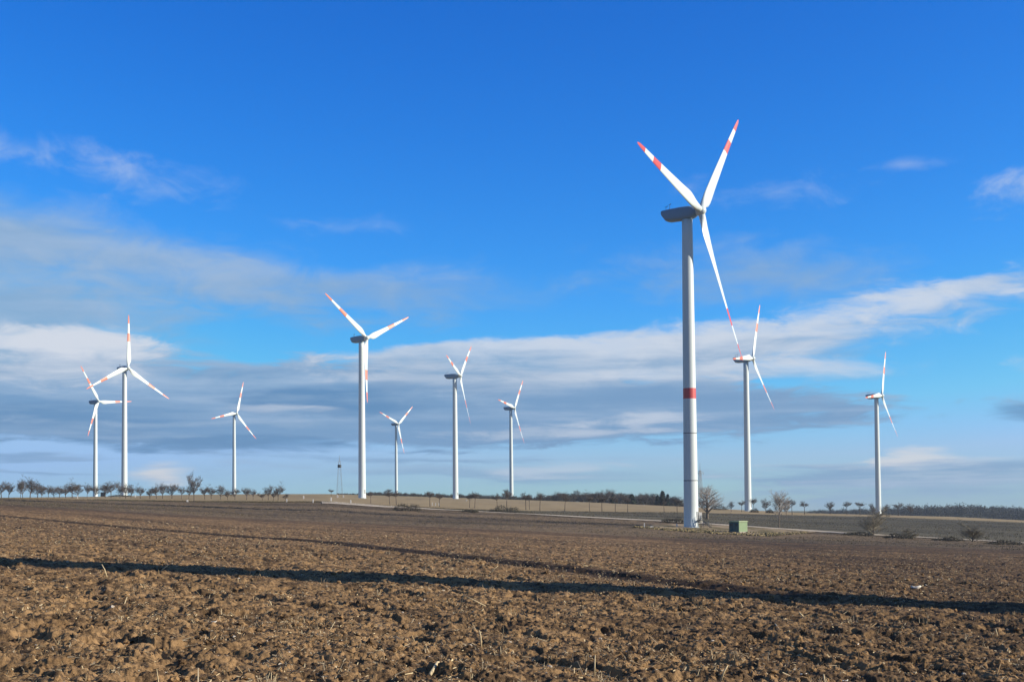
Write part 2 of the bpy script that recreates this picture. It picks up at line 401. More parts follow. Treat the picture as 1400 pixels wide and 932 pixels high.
# ------------------------------------------------------------------ wind turbines
BL = 42.0
def blade_mesh(band):
    q0, q1, q2 = (.635, .755, .882) if band is RED else (.485, .645, .835)
    st = sorted([0, .015, .03, .06, .10, .14, .18, .22, .28, .34, .40, .45, .55, .60, .69, .80, .93, .965, .985, .997, 1.0]+[q0, q0+.001, q1, q1+.001, q2, q2+.001])
    ch = np.interp(st, [0, .02, .04, .07, .10, .14, .18, .22, .30, .45, .6, .75, .9, .965, .985, 1], [1.7, 1.75, 2.1, 3.0, 3.7, 4.0, 3.85, 3.6, 3.15, 2.55, 2.05, 1.6, 1.15, .8, .55, .12])
    th = np.interp(st, [0, .03, .06, .10, .18, .3, .6, .9, 1], [1.8, 1.8, 1.6, 1.3, .95, .6, .33, .17, .03])
    tw = np.interp(st, [0, .1, .2, .4, .7, 1], [16, 15, 12, 6, 2, 0])
    n = 18; V = []; Fs = []; M = []
    for s, c, h, w in zip(st, ch, th, tw):
        rnd = max(0, 1-s/.10); w = RAD(w)
        pre = 1.1*s*s                                              # slight pre-bend upwind
        for k in range(n):
            a = 2*math.pi*k/n
            x = math.cos(a); y = math.sin(a)
            foil = (x*.5+.5); taper = (.28+.72*math.sin(min(1, foil*1.15+.0)*math.pi*.5)**.8)*(1 if foil > .15 else .8)
            X = c*(x*.5-(1-rnd)*.18); Y = h*.5*y*(rnd+(1-rnd)*taper)
            V.append((X*math.cos(w)-Y*math.sin(w), X*math.sin(w)+Y*math.cos(w)+pre, .9+s*(BL-.9)))
    for i in range(len(st)-1):
        mid = (st[i]+st[i+1])/2
        for k in range(n):
            Fs.append((i*n+k, i*n+(k+1) % n, (i+1)*n+(k+1) % n, (i+1)*n+k)); M.append(1 if (q0+.0005 < mid < q1+.0005 or mid > q2+.0005) else 0)
    Fs += [tuple(range(n-1, -1, -1)), tuple((len(st)-1)*n+k for k in range(n))]; M += [0, 1]
    o = mk('blade', V, Fs, [WHITE, band], None, M, True)
    return o
def nacelle_mesh():
    secs = [(-7.9, .3, 1.55, 1.25), (-7.6, -.3, 1.7, 1.45), (-6.5, -1.85, 1.8, 1.65), (-5.6, -2.1, 1.85, 1.75), (-1.5, -2.15, 2.1, 1.8), (1.0, -2.0, 2.1, 1.75), (2.1, -1.55, 1.8, 1.5), (2.9, -1.0, 1.35, 1.1)]
    n = 28; V = []; Fs = []
    for t, zb, zt, w in secs:
        for k in range(n):
            a = 2*math.pi*k/n; ca, sa = math.cos(a), math.sin(a)
            e = .42
            V.append((t*(.91 if t < 0 else 1), w*math.copysign(abs(ca)**e, ca), .12+((zb+zt)/2+(zt-zb)/2*math.copysign(abs(sa)**e, sa))*.82))
    for i in range(len(secs)-1):
        for k in range(n): Fs.append((i*n+k, i*n+(k+1) % n, (i+1)*n+(k+1) % n, (i+1)*n+k))
    Fs += [tuple(range(n-1, -1, -1)), tuple((len(secs)-1)*n+k for k in range(n))]
    return Fs, V
def hub_mesh():
    g = Geo(); pr = [(1.05, 2.75), (1.2, 3.0), (1.3, 3.5), (1.3, 4.2), (1.15, 4.8), (.9, 5.15), (.5, 5.4), (.15, 5.5)]
    n = 24; vs = []; fs = []
    for r, t in pr:
        for k in range(n):
            a = 2*math.pi*k/n; vs.append((t, r*math.cos(a), r*math.sin(a)))
    for i in range(len(pr)-1):
        for k in range(n): fs.append((i*n+k, i*n+(k+1) % n, (i+1)*n+(k+1) % n, (i+1)*n+k))
    fs += [tuple(range(n-1, -1, -1)), tuple((len(pr)-1)*n+k for k in range(n))]
    g.add(vs, fs); return g
OVER, TILT = 4.0, RAD(5)
def tower_rad(z, H): return 1.95+(1.42-1.95)*z/H
def make_tower(H, band=False):
    g = Geo()
    zs = [(0, 0), (.25, 0)]
    prof = [(2.12, -1.0), (2.12, .12), (2.02, .16)]
    mm = [0, 0, 0]
    cuts = sorted(set([.3]+list(np.arange(6, H-.5, 6.0))+([34.4, 37.2] if band else [])+[H]))
    for z in cuts: prof.append((tower_rad(z, H), z))
    for a, b in zip(cuts[:-1], cuts[1:]): mm.append(1 if band and 34.3 < (a+b)/2 < 37.3 else 0)
    g.lathe(prof, 40, mm)
    return g
PROTO = {}
def get_blade(band):
    k = 'b'+band.name
    if k not in PROTO:
        o = blade_mesh(band); PROTO[k] = o.data; bpy.data.objects.remove(o)
    return PROTO[k]
def child(name, me, parent, M=None):
    o = bpy.data.objects.new(name, me); COL.objects.link(o); o.parent = parent
    if M is not None: o.matrix_local = M
    return o
def shared(key, fn):
    if key not in PROTO:
        o = fn(); PROTO[key] = o.data; bpy.data.objects.remove(o)
    return PROTO[key]
TGROUP = 'white wind turbines with banded blades standing across the fields'
def turbine(hub, psi, phi, L, cone, label, near=False, base_z=None, pitch=-14):
    """hub: world position of the rotor centre; psi: azimuth the rotor faces; phi: rotor phase"""
    ah = Vector((math.sin(psi), math.cos(psi), 0))
    base = Vector(hub)-ah*OVER*math.cos(TILT)
    bz = float(terrain(base.x, base.y)) if base_z is None else base_z
    root = empty('wind_turbine', (base.x, base.y, bz))
    tag(root, label, 'wind turbine', TGROUP)
    nz = hub[2]-OVER*math.sin(TILT)-bz                             # nacelle axis height over the base
    H = nz-1.6
    band = RED if near else ORANGE
    tw = make_tower(H, near).build('tower', [WHITE, RED], root, True)
    md = tw.data
    rings = [.305*H, .152*H] if near else []
    for z in rings:
        g = Geo(); r = tower_rad(z, H)
        g.lathe([(r-.02, z-.13), (r+.02, z-.11), (r+.02, z+.11), (r-.02, z+.13)], 40); g.build('flange_ring', JOINT, tw, True)
    g = Geo()                                                      # door, towards the sun side
    q0 = RAD(90)-RAD(128)
    for zz, m in ((1, 0),):
        vs = []; r = 2.02
        for z in (2.1, 4.3):
            for k in range(5):
                a = q0+(k-2)*.10; vs += [((r)*math.cos(a), (r)*math.sin(a), z), ((r-.12)*math.cos(a), (r-.12)*math.sin(a), z)]
        fs = []
        for k in range(4):
            a, b = 2*k, 2*k+2
            fs.append((a, b, b+10, a+10))
        fs += [(0, 10, 11, 1), (8, 9, 19, 18), (10, 12, 13, 11), (12, 14, 15, 13), (14, 16, 17, 15), (16, 18, 19, 17)]
        g.add(vs, fs)
    g.build('door', GALV, tw)
    # nacelle frame: x forward along the rotor axis
    xa = (ah*math.cos(TILT)+Vector((0, 0, math.sin(TILT)))).normalized()
    ya = Vector((0, 0, 1)).cross(ah).normalized(); za = xa.cross(ya)
    Rm = Matrix((xa, ya, za)).transposed().to_4x4()
    NM = Matrix.Translation((0, 0, nz)) @ Rm
    def nacmk():
        fs, v = nacelle_mesh(); return mk('nacelle', v, fs, NAC, None, None, True)
    xl = ah; zl = Vector((0, 0, 1)); NL = Matrix.Translation((0, 0, nz)) @ Matrix((xl, ya, zl)).transposed().to_4x4()
    na = child('nacelle', shared('nacelle', nacmk), root, NL)
    def mastmk():
        g = Geo(); g.tube([(0, 0, 0), (0, 0, 1.5)], [.05, .04], 6); g.tube([(-.35, 0, 1.3), (.35, 0, 1.3)], [.04, .04], 6)
        g.tube([(.35, 0, 1.3), (.35, 0, 1.6)], [.09, .09], 6); return g.build('weather_mast', DSTEEL)
    me = shared('mast', mastmk)
    child('weather_mast', me, na, Matrix.Translation((-6.5, .7, 1.45))); child('weather_mast', me, na, Matrix.Translation((-4.8, -.7, 1.6)))
    def lampmk():
        g = Geo(); g.lathe([(.22, 0), (.22, .12), (.16, .15), (.16, .5), (.05, .56)], 12); return g.build('obstruction_light', POSTW)
    child('obstruction_light', shared('lamp', lampmk), na, Matrix.Translation((-5.1, .6, 1.62)))
    child('hub', shared('hub', lambda: hub_mesh().build('hub', WHITE, None, True)), root, NM)
    hc = Vector((0, 0, nz))+xa*OVER
    h = Vector((math.cos(psi), -math.sin(psi), 0)); v = h.cross(xa); v = v if v.z > 0 else -v
    for k in range(3):
        a = phi+k*2*math.pi/3
        b = ((v*math.cos(a)+h*math.sin(a))*math.cos(cone)+xa*math.sin(cone)).normalized()
        y = (xa-b*xa.dot(b)).normalized(); x = y.cross(b)
        M = Matrix.Translation(hc) @ Matrix((x, y, b)).transposed().to_4x4() @ Matrix.Rotation(RAD(pitch), 4, 'Z') @ Matrix.Scale(L/BL, 4)
        child('blade', get_blade(band), root, M)
    return root, base, bz, H
TD = [  # hub px, distance, psi, phi, L, cone, label
 (958, 288, 353, 122, 78, 42.0, 2, 'largest wind turbine, nearest the camera, with a red band around its white tower'),
 (501.4, 461.8, 685, 130, 54, 34.5, 0, 'tall wind turbine left of centre whose lower blade hangs in front of its tower'),
 (175, 502.6, 877, 132, 117, 34.5, 0, 'taller of the two overlapping wind turbines at far left, one blade pointing straight up'),
 (135, 548.6, 1173, 122, 33, 34.5, 2, 'leftmost and lower of the two overlapping wind turbines at far left'),
 (323.6, 564.8, 1364, 128, 102, 34.5, 0, 'small far wind turbine standing alone behind the row of bare trees on the left'),
 (544.7, 579.3, 1650, 126, 69, 37.5, 0, 'smallest and farthest wind turbine, rising out of the crest wood left of centre'),
 (629.2, 513.4, 902, 106, 72, 34.5, 2, 'wind turbine at centre, the taller of the pair with dark nacelles in side view'),
 (703.4, 557.4, 1248, 116, 81, 36.0, 0, 'shorter wind turbine right of centre whose base is hidden by the crest wood'),
 (1029, 489.8, 738, 122, 96, 34.5, 2, 'wind turbine just right of the largest one, one banded blade crossing its nacelle'),
 (1205.8, 540.6, 936, 126, 96, 34.5, 0, 'rightmost wind turbine, standing behind a round bare bush'),
]
first = None
for i, (hx, hy, D, psi, phi, L, cone, lab) in enumerate(TD):
    t = turbine(at(hx, hy, D), RAD(psi), RAD(phi), L, RAD(cone), lab, i == 0)
    if i == 0: first = t
# the turbine beside the photographer (outside the frame on the right); its tower throws the long shadow over the field
pa, pb = ground_pt(1400, 829), ground_pt(20, 767)
sd = (pa-pb)[:2]; sd = sd/np.hypot(*sd)
SUN_AZ = math.atan2(sd[0], sd[1])
print('sun azimuth from the shadow', math.degrees(SUN_AZ))
b0 = pa[:2]+sd*34
z0 = float(terrain(b0[0], b0[1])); ps0 = RAD(126)
turbine((b0[0]+math.sin(ps0)*OVER, b0[1]+math.cos(ps0)*OVER, z0+85), ps0, RAD(58), 36, 0, 'wind turbine beside the photographer, outside the right edge, casting its tower shadow over the soil')

# fittings of the near turbine
root, base, bz, H1 = first
g = Geo()                                                          # stair platform on the sun side
q0 = RAD(90)-RAD(118)
def loc(rr, tt, z): return (rr*math.cos(q0)-tt*math.sin(q0), rr*math.sin(q0)+tt*math.cos(q0), z)
def obox(g, r0, r1, t0, t1, z0, z1, m=0):
    vs = [loc(a, b, c) for c in (z0, z1) for a, b in ((r0, t0), (r1, t0), (r1, t1), (r0, t1))]
    g.add(vs, [(3,2,1,0),(4,5,6,7),(0,1,5,4),(1,2,6,5),(2,3,7,6),(3,0,4,7)], m)
obox(g, 1.95, 3.3, -.9, .9, 1.95, 2.07)
for tt in (-.85, .85):
    for rr in (2.3, 3.25): g.tube([loc(rr, tt, 0), loc(rr, tt, 1.95)], [.05, .05], 6)
for k in range(9): obox(g, 3.3+k*.25, 3.52+k*.25, -.5, .5, 1.78-k*.21, 1.83-k*.21)
for tt in (-.52, .52): g.tube([loc(3.3, tt, 1.95), loc(5.5, tt, .05)], [.07, .07], 6)
plat = g.build('stair_platform', DSTEEL, root)
g = Geo()
for tt in (-.88, .88):
    for rr in (2.3, 2.8, 3.25): g.tube([loc(rr, tt, 2.07), loc(rr, tt, 3.2)], [.035, .035], 6)
    for z in (2.6, 3.2): g.tube([loc(2.1, tt, z), loc(3.25, tt, z)], [.035, .035], 6)
for tt in (-.52, .52):
    for k in range(4): g.tube([loc(3.4+k*.66, tt, 1.85-k*.57), loc(3.4+k*.66, tt, 2.95-k*.57)], [.035, .035], 6)
    g.tube([loc(3.3, tt, 3.05), loc(5.45, tt, 1.2)], [.035, .035], 6)
g.build('railing', DSTEEL, plat)
g = Geo()
def loc2(rr, tt, z):
    a = RAD(90)-RAD(82); return (rr*math.cos(a)-tt*math.sin(a), rr*math.sin(a)+tt*math.cos(a), z)
for (r0, r1, t0, t1, z0_, z1_) in ((1.95, 2.75, -.8, .8, 2.3, 4.1), (2.2, 3.0, -.6, .6, 1.3, 2.7)):
    vs = [loc2(a, b, c) for c in (z0_, z1_) for a, b in ((r0, t0), (r1, t0), (r1, t1), (r0, t1))]
    g.add(vs, [(3,2,1,0),(4,5,6,7),(0,1,5,4),(1,2,6,5),(2,3,7,6),(3,0,4,7)])
g.build('cooling_cabinet', POSTW, root)

# green transformer kiosk
kp = ground_pt(1009.5, 728.3, 150)
vd = math.atan2(kp[0], kp[1]); S = 3.25
kc = kp[:2]+np.array([math.sin(vd), math.cos(vd)])*2.1
kz = float(terrain(kc[0], kc[1]))+.1
k = empty('transformer_kiosk', (kc[0], kc[1], kz), -vd-RAD(40))
tag(k, 'green box-shaped transformer kiosk standing on gravel right of the largest turbine', 'transformer kiosk')
# local: the corner facing the camera is (S/2,-S/2) turned; lit face on local +x, shaded face on local -y
g = Geo(); h = S/2; g.box(-h, h, -h, h, -.5, .18); g.build('plinth', CONC, k)
g = Geo(); h = S/2-.04
g.box(-h, h, -h, h, .18, 2.62)
for i in range(9):
    u = -h+.18+i*(2*h-.36)/8
    g.box(h, h+.025, u-.02, u+.02, .25, 2.55); g.box(u-.02, u+.02, -h-.025, -h, .25, 2.55)
g.build('body', KGREEN, k)
g = Geo(); g.box(-S/2-.12, S/2+.12, -S/2-.12, S/2+.12, 2.62, 2.80); g.box(-S/2+.1, S/2-.1, -S/2+.1, S/2-.1, 2.80, 2.86); g.build('roof', KROOF, k)
for s_ in (-1, 1):
    g = Geo(); g.box(-.76, .76, -S/2-.05, -S/2-.01, .24, 2.52)
    d = g.build('door', KDOOR, k, loc=(s_*.79, 0, 0))
    g = Geo()
    for j in range(7): g.box(-.42, .42, -S/2-.075, -S/2-.052, 1.6+j*.09, 1.65+j*.09)
    g.build('vent', DSTEEL, d)
    g = Geo(); g.box(-s_*.5-.03, -s_*.5+.03, -S/2-.10, -S/2-.052, 1.15, 1.3); g.build('handle', DSTEEL, d)

def box_thing(px, py, w, dp, h, name, label, cat, mat, rmin=150, rz=0, legs=False, z=None, r=None):
    p = ground_pt(px, py, rmin) if r is None else at(px, py, r)
    if r is not None: p[2] = float(terrain(p[0], p[1]))
    g = Geo(); g.box(-w/2, w/2, -dp/2, dp/2, -.3, h)
    o = g.build(name, mat, None, False, (p[0], p[1], p[2]+.1)); o.rotation_euler.z = rz
    return tag(o, label, cat)
# low grey pipe barrier beside the near turbine
p = ground_pt(965, 719.5, 150); br = empty('pipe_barrier', p, RAD(-12)); tag(br, 'low grey metal barrier cage on the gravel beside the largest turbine', 'barrier')
for a in (-.8, 0, .8):
    for b in (-.5, .5):
        g = Geo(); g.tube([(a, b, -.2), (a, b, 1.25)], [.06, .06], 6); g.build('post', GALV, br)
g = Geo()
for z in (.45, .85, 1.25):
    for b in (-.5, .5): g.tube([(-.85, b, z), (.85, b, z)], [.06, .06], 6)
    for a in (-.8, .8): g.tube([(a, -.5, z), (a, .5, z)], [.06, .06], 6)
g.build('rail', GALV, br)
# T4's kiosk and the low wall on the left skyline
box_thing(141, 679, 2.6, 2.2, 2.6, 'cable_cabinet', 'small dark cabinet on the left skyline between the two overlapping turbine towers', 'cabinet', DSTEEL, r=870)

# ------------------------------------------------------------------ marker posts
MP = [(106,681,.35,1.5,'first white marker post from the left, below the left roadside trees'),(185,679.5,.5,1.4,'short white marker post just right of the taller left turbine tower'),
      (256,686,.6,.8,'low white stone marker in front of the tall bare tree on the left'),(392,686.5,.4,1.3,'white marker post right of the left tree row, near the skyline field edge'),
      (415,681.5,.55,1.5,'white marker post standing on the tan field between tree row and lattice mast'),(428,686.8,.4,1.3,'white marker post at the lower edge of the tan field left of the track bend'),
      (452.5,684.5,.6,1.5,'white marker post beside the left end of the gravel track'),(461.5,679.8,.7,1.3,'left of two white marker stones at the foot of the lattice mast'),
      (469.5,679.8,.7,1.3,'right of two white marker stones at the foot of the lattice mast'),(479.5,688,.4,1.4,'white marker post above the gravel track left of the tall turbine'),
      (591,691,.3,1.5,'leftmost of three white marker posts in the tan field at centre'),(595.5,691,.3,1.3,'middle of three white marker posts in the tan field at centre'),
      (600,691,.3,1.4,'rightmost of three white marker posts in the tan field at centre'),(638,684.5,.7,.9,'white marker plate on the tan field right of the centre turbine tower'),
      (881,721.5,.35,1.5,'upright white marker post at the left end of the gravel apron'),(891,721.3,1.1,.5,'pale low block beside the marker post on the gravel apron'),
      (925.5,720.5,.45,1.2,'white marker post on the gravel just left of the largest turbine')]
for px, py, w, h, lab in MP:
    p = ground_pt(px, py, 150)
    w *= .75; h *= .85; g = Geo(); w2 = w/2
    g.add([(-w2,-w2,-.2),(w2,-w2,-.2),(w2,w2,-.2),(-w2,w2,-.2),(-w2,-w2,h*.9),(w2,-w2,h*.9),(w2,w2,h*.9),(-w2,w2,h*.9),(0,0,h)],
          [(0,1,5,4),(1,2,6,5),(2,3,7,6),(3,0,4,7),(4,5,8),(5,6,8),(6,7,8),(7,4,8)])
    tag(g.build('marker_post', POSTW, None, False, tuple(p)), lab, 'marker post', 'white marker posts along the fields')

# ------------------------------------------------------------------ lattice masts
def bars(g, P, r): g.tube(P, [r]*len(P), 4)
def lattice(g, H, wb, wt, nsec, r, br):
    lv = [H*(1-(1-k/nsec)**1.15) for k in range(nsec+1)]
    def c(z):
        w = (wb+(wt-wb)*z/H)/2; return [(w,w,z),(-w,w,z),(-w,-w,z),(w,-w,z)]
    for k in range(4): bars(g, [c(0)[k], c(H)[k]], r)
    for a, b in zip(lv[:-1], lv[1:]):
        A, B = c(a), c(b)
        for k in range(4):
            bars(g, [A[k], B[(k+1) % 4]], br); bars(g, [A[(k+1) % 4], B[k]], br); bars(g, [B[k], B[(k+1) % 4]], br)
p = at(464.3, 679, 1050); p[2] = float(terrain(p[0], p[1]))
m = empty('lattice_mast', p, .3); tag(m, 'slim grey lattice radio mast with a dark platform, left of the tall turbine', 'radio mast')
g = Geo(); lattice(g, 26.5, 4.4, 1.3, 8, .08, .035); g.build('lattice', LATT, m)
g = Geo(); g.lathe([(1.25, 21.2), (1.5, 21.4), (1.5, 23.3), (1.2, 23.5)], 16); g.build('platform', DSTEEL, m)
g = Geo(); g.tube([(0, 0, 26), (0, 0, 31)], [.22, .10], 6); bars(g, [(-.6, 0, 27.6), (.6, 0, 27.6)], .1); g.build('antenna', LATT, m)
p = at(957.8, 696, 860); p[2] = float(terrain(p[0], p[1]))
m = empty('power_pylon', p, RAD(20)); tag(m, 'thin power pylon with a crossarm, half hidden behind the largest turbine tower', 'pylon')
g = Geo(); lattice(g, 24, 3.4, .9, 8, .12, .05); g.tube([(0, 0, 23.5), (0, 0, 29)], [.2, .06], 6); g.build('lattice', LATT, m)
g = Geo()
for s_ in (-1, 1):
    bars(g, [(0, .3, 22.3), (s_*2.6, 0, 22.6)], .12); bars(g, [(0, -.3, 22.3), (s_*2.6, 0, 22.6)], .12); bars(g, [(0, 0, 24.2), (s_*2.6, 0, 22.6)], .10)
    for u in (1.3, 2.5): g.tube([(s_*u, 0, 22.5), (s_*u, 0, 21.4)], [.1, .12], 6)
g.build('crossarm', LATT, m)

# ------------------------------------------------------------------ trees
def grow(Gt, Gc, p, d, ln, rad, lev, R, prm):
    G = Gt if lev == 0 else Gc
    n = 3 if lev < 2 else 2
    P = [p.copy()]; rr = [rad]; q = p.copy(); dd = d.copy()
    for i in range(n):
        dd = (dd+Vector((R.uniform(-1, 1), R.uniform(-1, 1), R.uniform(-.6, .9)))*prm['wig']*(.35 if lev == 0 else 1)).normalized()
        q = q+dd*(ln/n); P.append(q.copy()); rr.append(max(prm['min'], rad*(1-(.42 if lev == 0 else .6)*(i+1)/n)))
    G.tube(P, rr, 6 if lev == 0 else 4 if lev < 3 else 3, 0, False)
    if lev >= prm['lev']: return
    nk = prm['kids'][lev]
    for i in range(nk):
        t = R.uniform(*prm['at'][min(lev, 1)]); j = min(n-1, int(t*n)); s = P[j].lerp(P[j+1], t*n-j)
        if lev == 0 and i < 2: s = P[-1].copy()
        az = R.uniform(0, 6.283) if lev else 6.283*i/nk+R.uniform(-.5, .5)
        out = Vector((math.cos(az), math.sin(az), 0))
        nd = (dd*prm['along'][min(lev, 2)]+out*prm['out'][min(lev, 2)]+Vector((0, 0, prm['up']))).normalized()
        grow(Gt, Gc, s, nd, ln*R.uniform(*prm['sh'][min(lev, 2)]), max(prm['min'], rr[j]*R.uniform(.5, .68)), lev+1, R, prm)
FRUIT = dict(wig=.26, min=.014, lev=4, kids=[8, 6, 5, 4], at=[(.55, 1), (.2, 1)], along=[.45, .65, .6], out=[1.0, .9, .95], up=.16, sh=[(.8, 1.35), (.45, .8), (.42, .68)])
WILLOW = dict(wig=.07, min=.012, lev=4, kids=[19, 5, 5, 3], at=[(.28, 1), (.2, 1)], along=[.55, .8, .7], out=[.85, .75, .85], up=.22, sh=[(.40, .62), (.45, .75), (.45, .65)])
BUSHY = dict(wig=.08, min=.010, lev=4, kids=[20, 6, 5, 3], at=[(.02, .9), (.2, 1)], along=[.35, .7, .6], out=[.95, .8, .95], up=.25, sh=[(.55, .95), (.45, .7), (.45, .65)])
UMB = dict(wig=.24, min=.014, lev=4, kids=[7, 5, 5, 4], at=[(.86, 1), (.25, 1)], along=[.35, .6, .6], out=[1.0, .9, .95], up=.12, sh=[(.42, .62), (.5, .8), (.45, .68)])
def tree_template(seed, prm, H, trunk, rad, lean=.05):
    R = random.Random(seed); a, b = Geo(), Geo()
    d = Vector((R.uniform(-lean, lean), R.uniform(-lean, lean), 1)).normalized()
    grow(a, b, Vector((0, 0, -.25)), d, trunk, rad, 0, R, prm)
    zs = float(np.percentile([v[2] for v in b.v], 96)); k = H/zs
    for G in (a, b): G.v = [(v[0]*k, v[1]*k, v[2]*k if v[2] > 0 else v[2]) for v in G.v]
    w = float(np.percentile([max(abs(v[0]), abs(v[1])) for v in b.v], 96))
    return a, b, H, w
def to_mesh(G, name, mat):
    o = G.build(name, mat); me = o.data; bpy.data.objects.remove(o); return me
UT = []
FT = []
for s_ in range(9):
    a, b, H, w = tree_template(40+s_, FRUIT, 5.0, 1.7+.2*(s_ % 3), .15, .12)
    FT.append((to_mesh(a, 'trunk', BARK), to_mesh(b, 'crown', TWIG), w))
def place_tree(name, tmpl, p, H, W, H0, label, cat, group=None, rz=None):
    r = empty(name, p, random.uniform(0, 6.28) if rz is None else rz); tag(r, label, cat, group)
    sz = H/H0; sx = W/(2*tmpl[2]) if W else sz
    for nm, me in (('trunk', tmpl[0]), ('crown', tmpl[1])):
        c = bpy.data.objects.new(nm, me); COL.objects.link(c); c.parent = r; c.scale = (sx, sx, sz)
    return r
for s_ in range(5):
    a, b, H, w = tree_template(80+s_, UMB, 5.0, 2.6, .14, .08)
    UT.append((to_mesh(a, 'trunk', BARK), to_mesh(b, 'crown', TWIG), w))
ORD = ['first','second','third','fourth','fifth','sixth','seventh','eighth','ninth','tenth','eleventh','twelfth','thirteenth','fourteenth','fifteenth','sixteenth','seventeenth','eighteenth','nineteenth','twentieth','twenty-first','twenty-second','twenty-third','twenty-fourth','twenty-fifth','twenty-sixth','twenty-seventh','twenty-eighth','twenty-ninth','thirtieth','thirty-first','thirty-second','thirty-third','thirty-fourth','thirty-fifth','thirty-sixth','thirty-seventh','thirty-eighth','thirty-ninth','fortieth']
def look(h, w, med):
    s = 'tall' if h > med*1.12 else 'low' if h < med*.85 else 'middle-sized'
    s2 = 'wide' if w > h*1.02 else 'slim' if w < h*.7 else 'rounded'
    return f'{s} {s2} bare tree'
LEFT = [(2,659,17),(12,663,14),(28,657,9),(31,662,13),(41,660,17),(51,662,15),(57,668,10),(66,666,14),(74,665,16),(81,667,13),(90,666,14),(99,662,16),(107,663,12),(119,665,9),(130,666,11),(144,664,13),(152,660,18),(164,665,13),(172,666,14),(179,668,10),(192,665,14),(205,668,13),(214,666,11),(222,665,15),(235,666,14),(248,666,12),(258,665,12),(265,652,13),(280,668,12),(289,669,11),(301,665,15),(311,670,9),(321,667,13),(337,668,13),(346,669,11),(359,673,9),(367,666,12),(374,672,9),(380,668,12),(391,675,8)]
for i, (px, yt, wpx) in enumerate(LEFT):
    r = np.interp(px, [0, 150, 200, 400], [600, 600, 540, 480])*random.uniform(.97, 1.03)
    if px == 265: r = 430
    p = at(px, 682, r); p[2] = float(terrain(p[0], p[1]))
    Ht = (slope(px, yt-1.2)*r-p[2])*random.uniform(.84, 1.13); W = wpx*r/FPX*1.22*random.uniform(.85, 1.2)
    place_tree('roadside_tree', FT[(i*4) % 9], p, Ht, W, 5.0, f'{look(Ht, W, 5.7)}, {ORD[i]} from left in the left skyline row', 'tree', 'bare roadside trees along the left skyline')
MID = [(453,671.5,7,700),(507,675,10,470),(533,675,12,480),(542,674,12,470),(588,675,13,470),(601,677,10,480),(642,678,10,490),(649,676,11,490),(680,678,10,490),(693,676,13,500),(719,677,12,500),(724,679,10,520),(738,677,13,500),(772,678,13,510),(806,681,11,520),(823,680,12,510),(841,682,11,530),(858,683,10,530),(908,686,10,540),(926,684,12,520)]
for i, (px, yt, wpx, r) in enumerate(MID):
    p = at(px, 690, r); p[2] = float(terrain(p[0], p[1]))
    Ht = slope(px, yt-2.5)*r-p[2]; W = wpx*r/FPX*1.1
    place_tree('field_tree', UT[(i*3+1) % 5], p, Ht, W, 5.0, f'{look(Ht, W, 4.6)}, {ORD[i]} from left in the row before the crest wood', 'tree', 'bare trees lined up on the tan field before the crest wood')
RIGHT = [(1000,686,9,690),(1014,685,9,690),(1031,682,10,680),(1047,683.5,12,670),(1083,684,12,640),(1100,686,12,720),(1135,687,11,800),(1158,686.5,11,800),(1176,687,11,800),(1193,689,9,850),(1212,690,8,900),(1228,688,12,900),(1245,690,9,900)]
for i, (px, yt, wpx, r) in enumerate(RIGHT):
    p = at(px, 700, r); p[2] = float(terrain(p[0], p[1]))
    Ht = slope(px, yt)*r-p[2]; W = wpx*r/FPX*1.1
    place_tree('skyline_tree', (FT[(i*2+3) % 9] if i % 3 == 0 else UT[i % 5]), p, Ht, W, 5.0, f'{look(Ht, W, 5.5)}, {ORD[i]} from left in the right skyline row', 'tree', 'spaced bare trees on the right skyline')
def big_tree(px, yb, yt, wpx, seed, prm, mats, label, r=None, trunk=2.2, rad=.28):
    p = ground_pt(px, yb, 150) if r is None else at(px, yb, r)
    p[2] = float(terrain(p[0], p[1])); rr = math.hypot(p[0], p[1])
    Ht = slope(px, yt)*rr-p[2]
    a, b, H, w = tree_template(seed, prm, Ht, trunk, rad, .02)
    tm = (to_mesh(a, 'trunk', mats[0]), to_mesh(b, 'crown', mats[1]), w)
    return place_tree('bare_tree', tm, p, Ht, wpx*rr/FPX, Ht, label, 'tree')
big_tree(967, 709, 667, 44, 33, WILLOW, (PALEB, PALET), 'large brownish bare tree with a fine fan of twigs right behind the largest turbine', None, 5.0, .24)
big_tree(1065, 720.5, 674, 27, 8, WILLOW, (PALEB, PALET), 'tall pale bare tree with a dense oval crown right of the green kiosk', None, 6.0, .22)
big_tree(1194, 731, 698, 42, 11, BUSHY, (PALEB, OLIVE), 'round grey-olive bare tree beside the track in front of the rightmost turbine', None, 3.0, .18)
big_tree(1075, 703, 684, 14, 15, WILLOW, (PALEB, PALET), 'small pale bare tree behind the dense oval tree on the right', 560, 3.5, .13)
big_tree(1330, 740, 716, 34, 17, BUSHY, (PALEB, OLIVE), 'faint rounded bare bush by the track near the right edge', None, 2.2, .13)
big_tree(1243, 735.5, 723, 26, 19, BUSHY, (PALEB, OLIVE), 'low bare bush by the track between the two rounded bushes on the right', None, 1.6, .10)

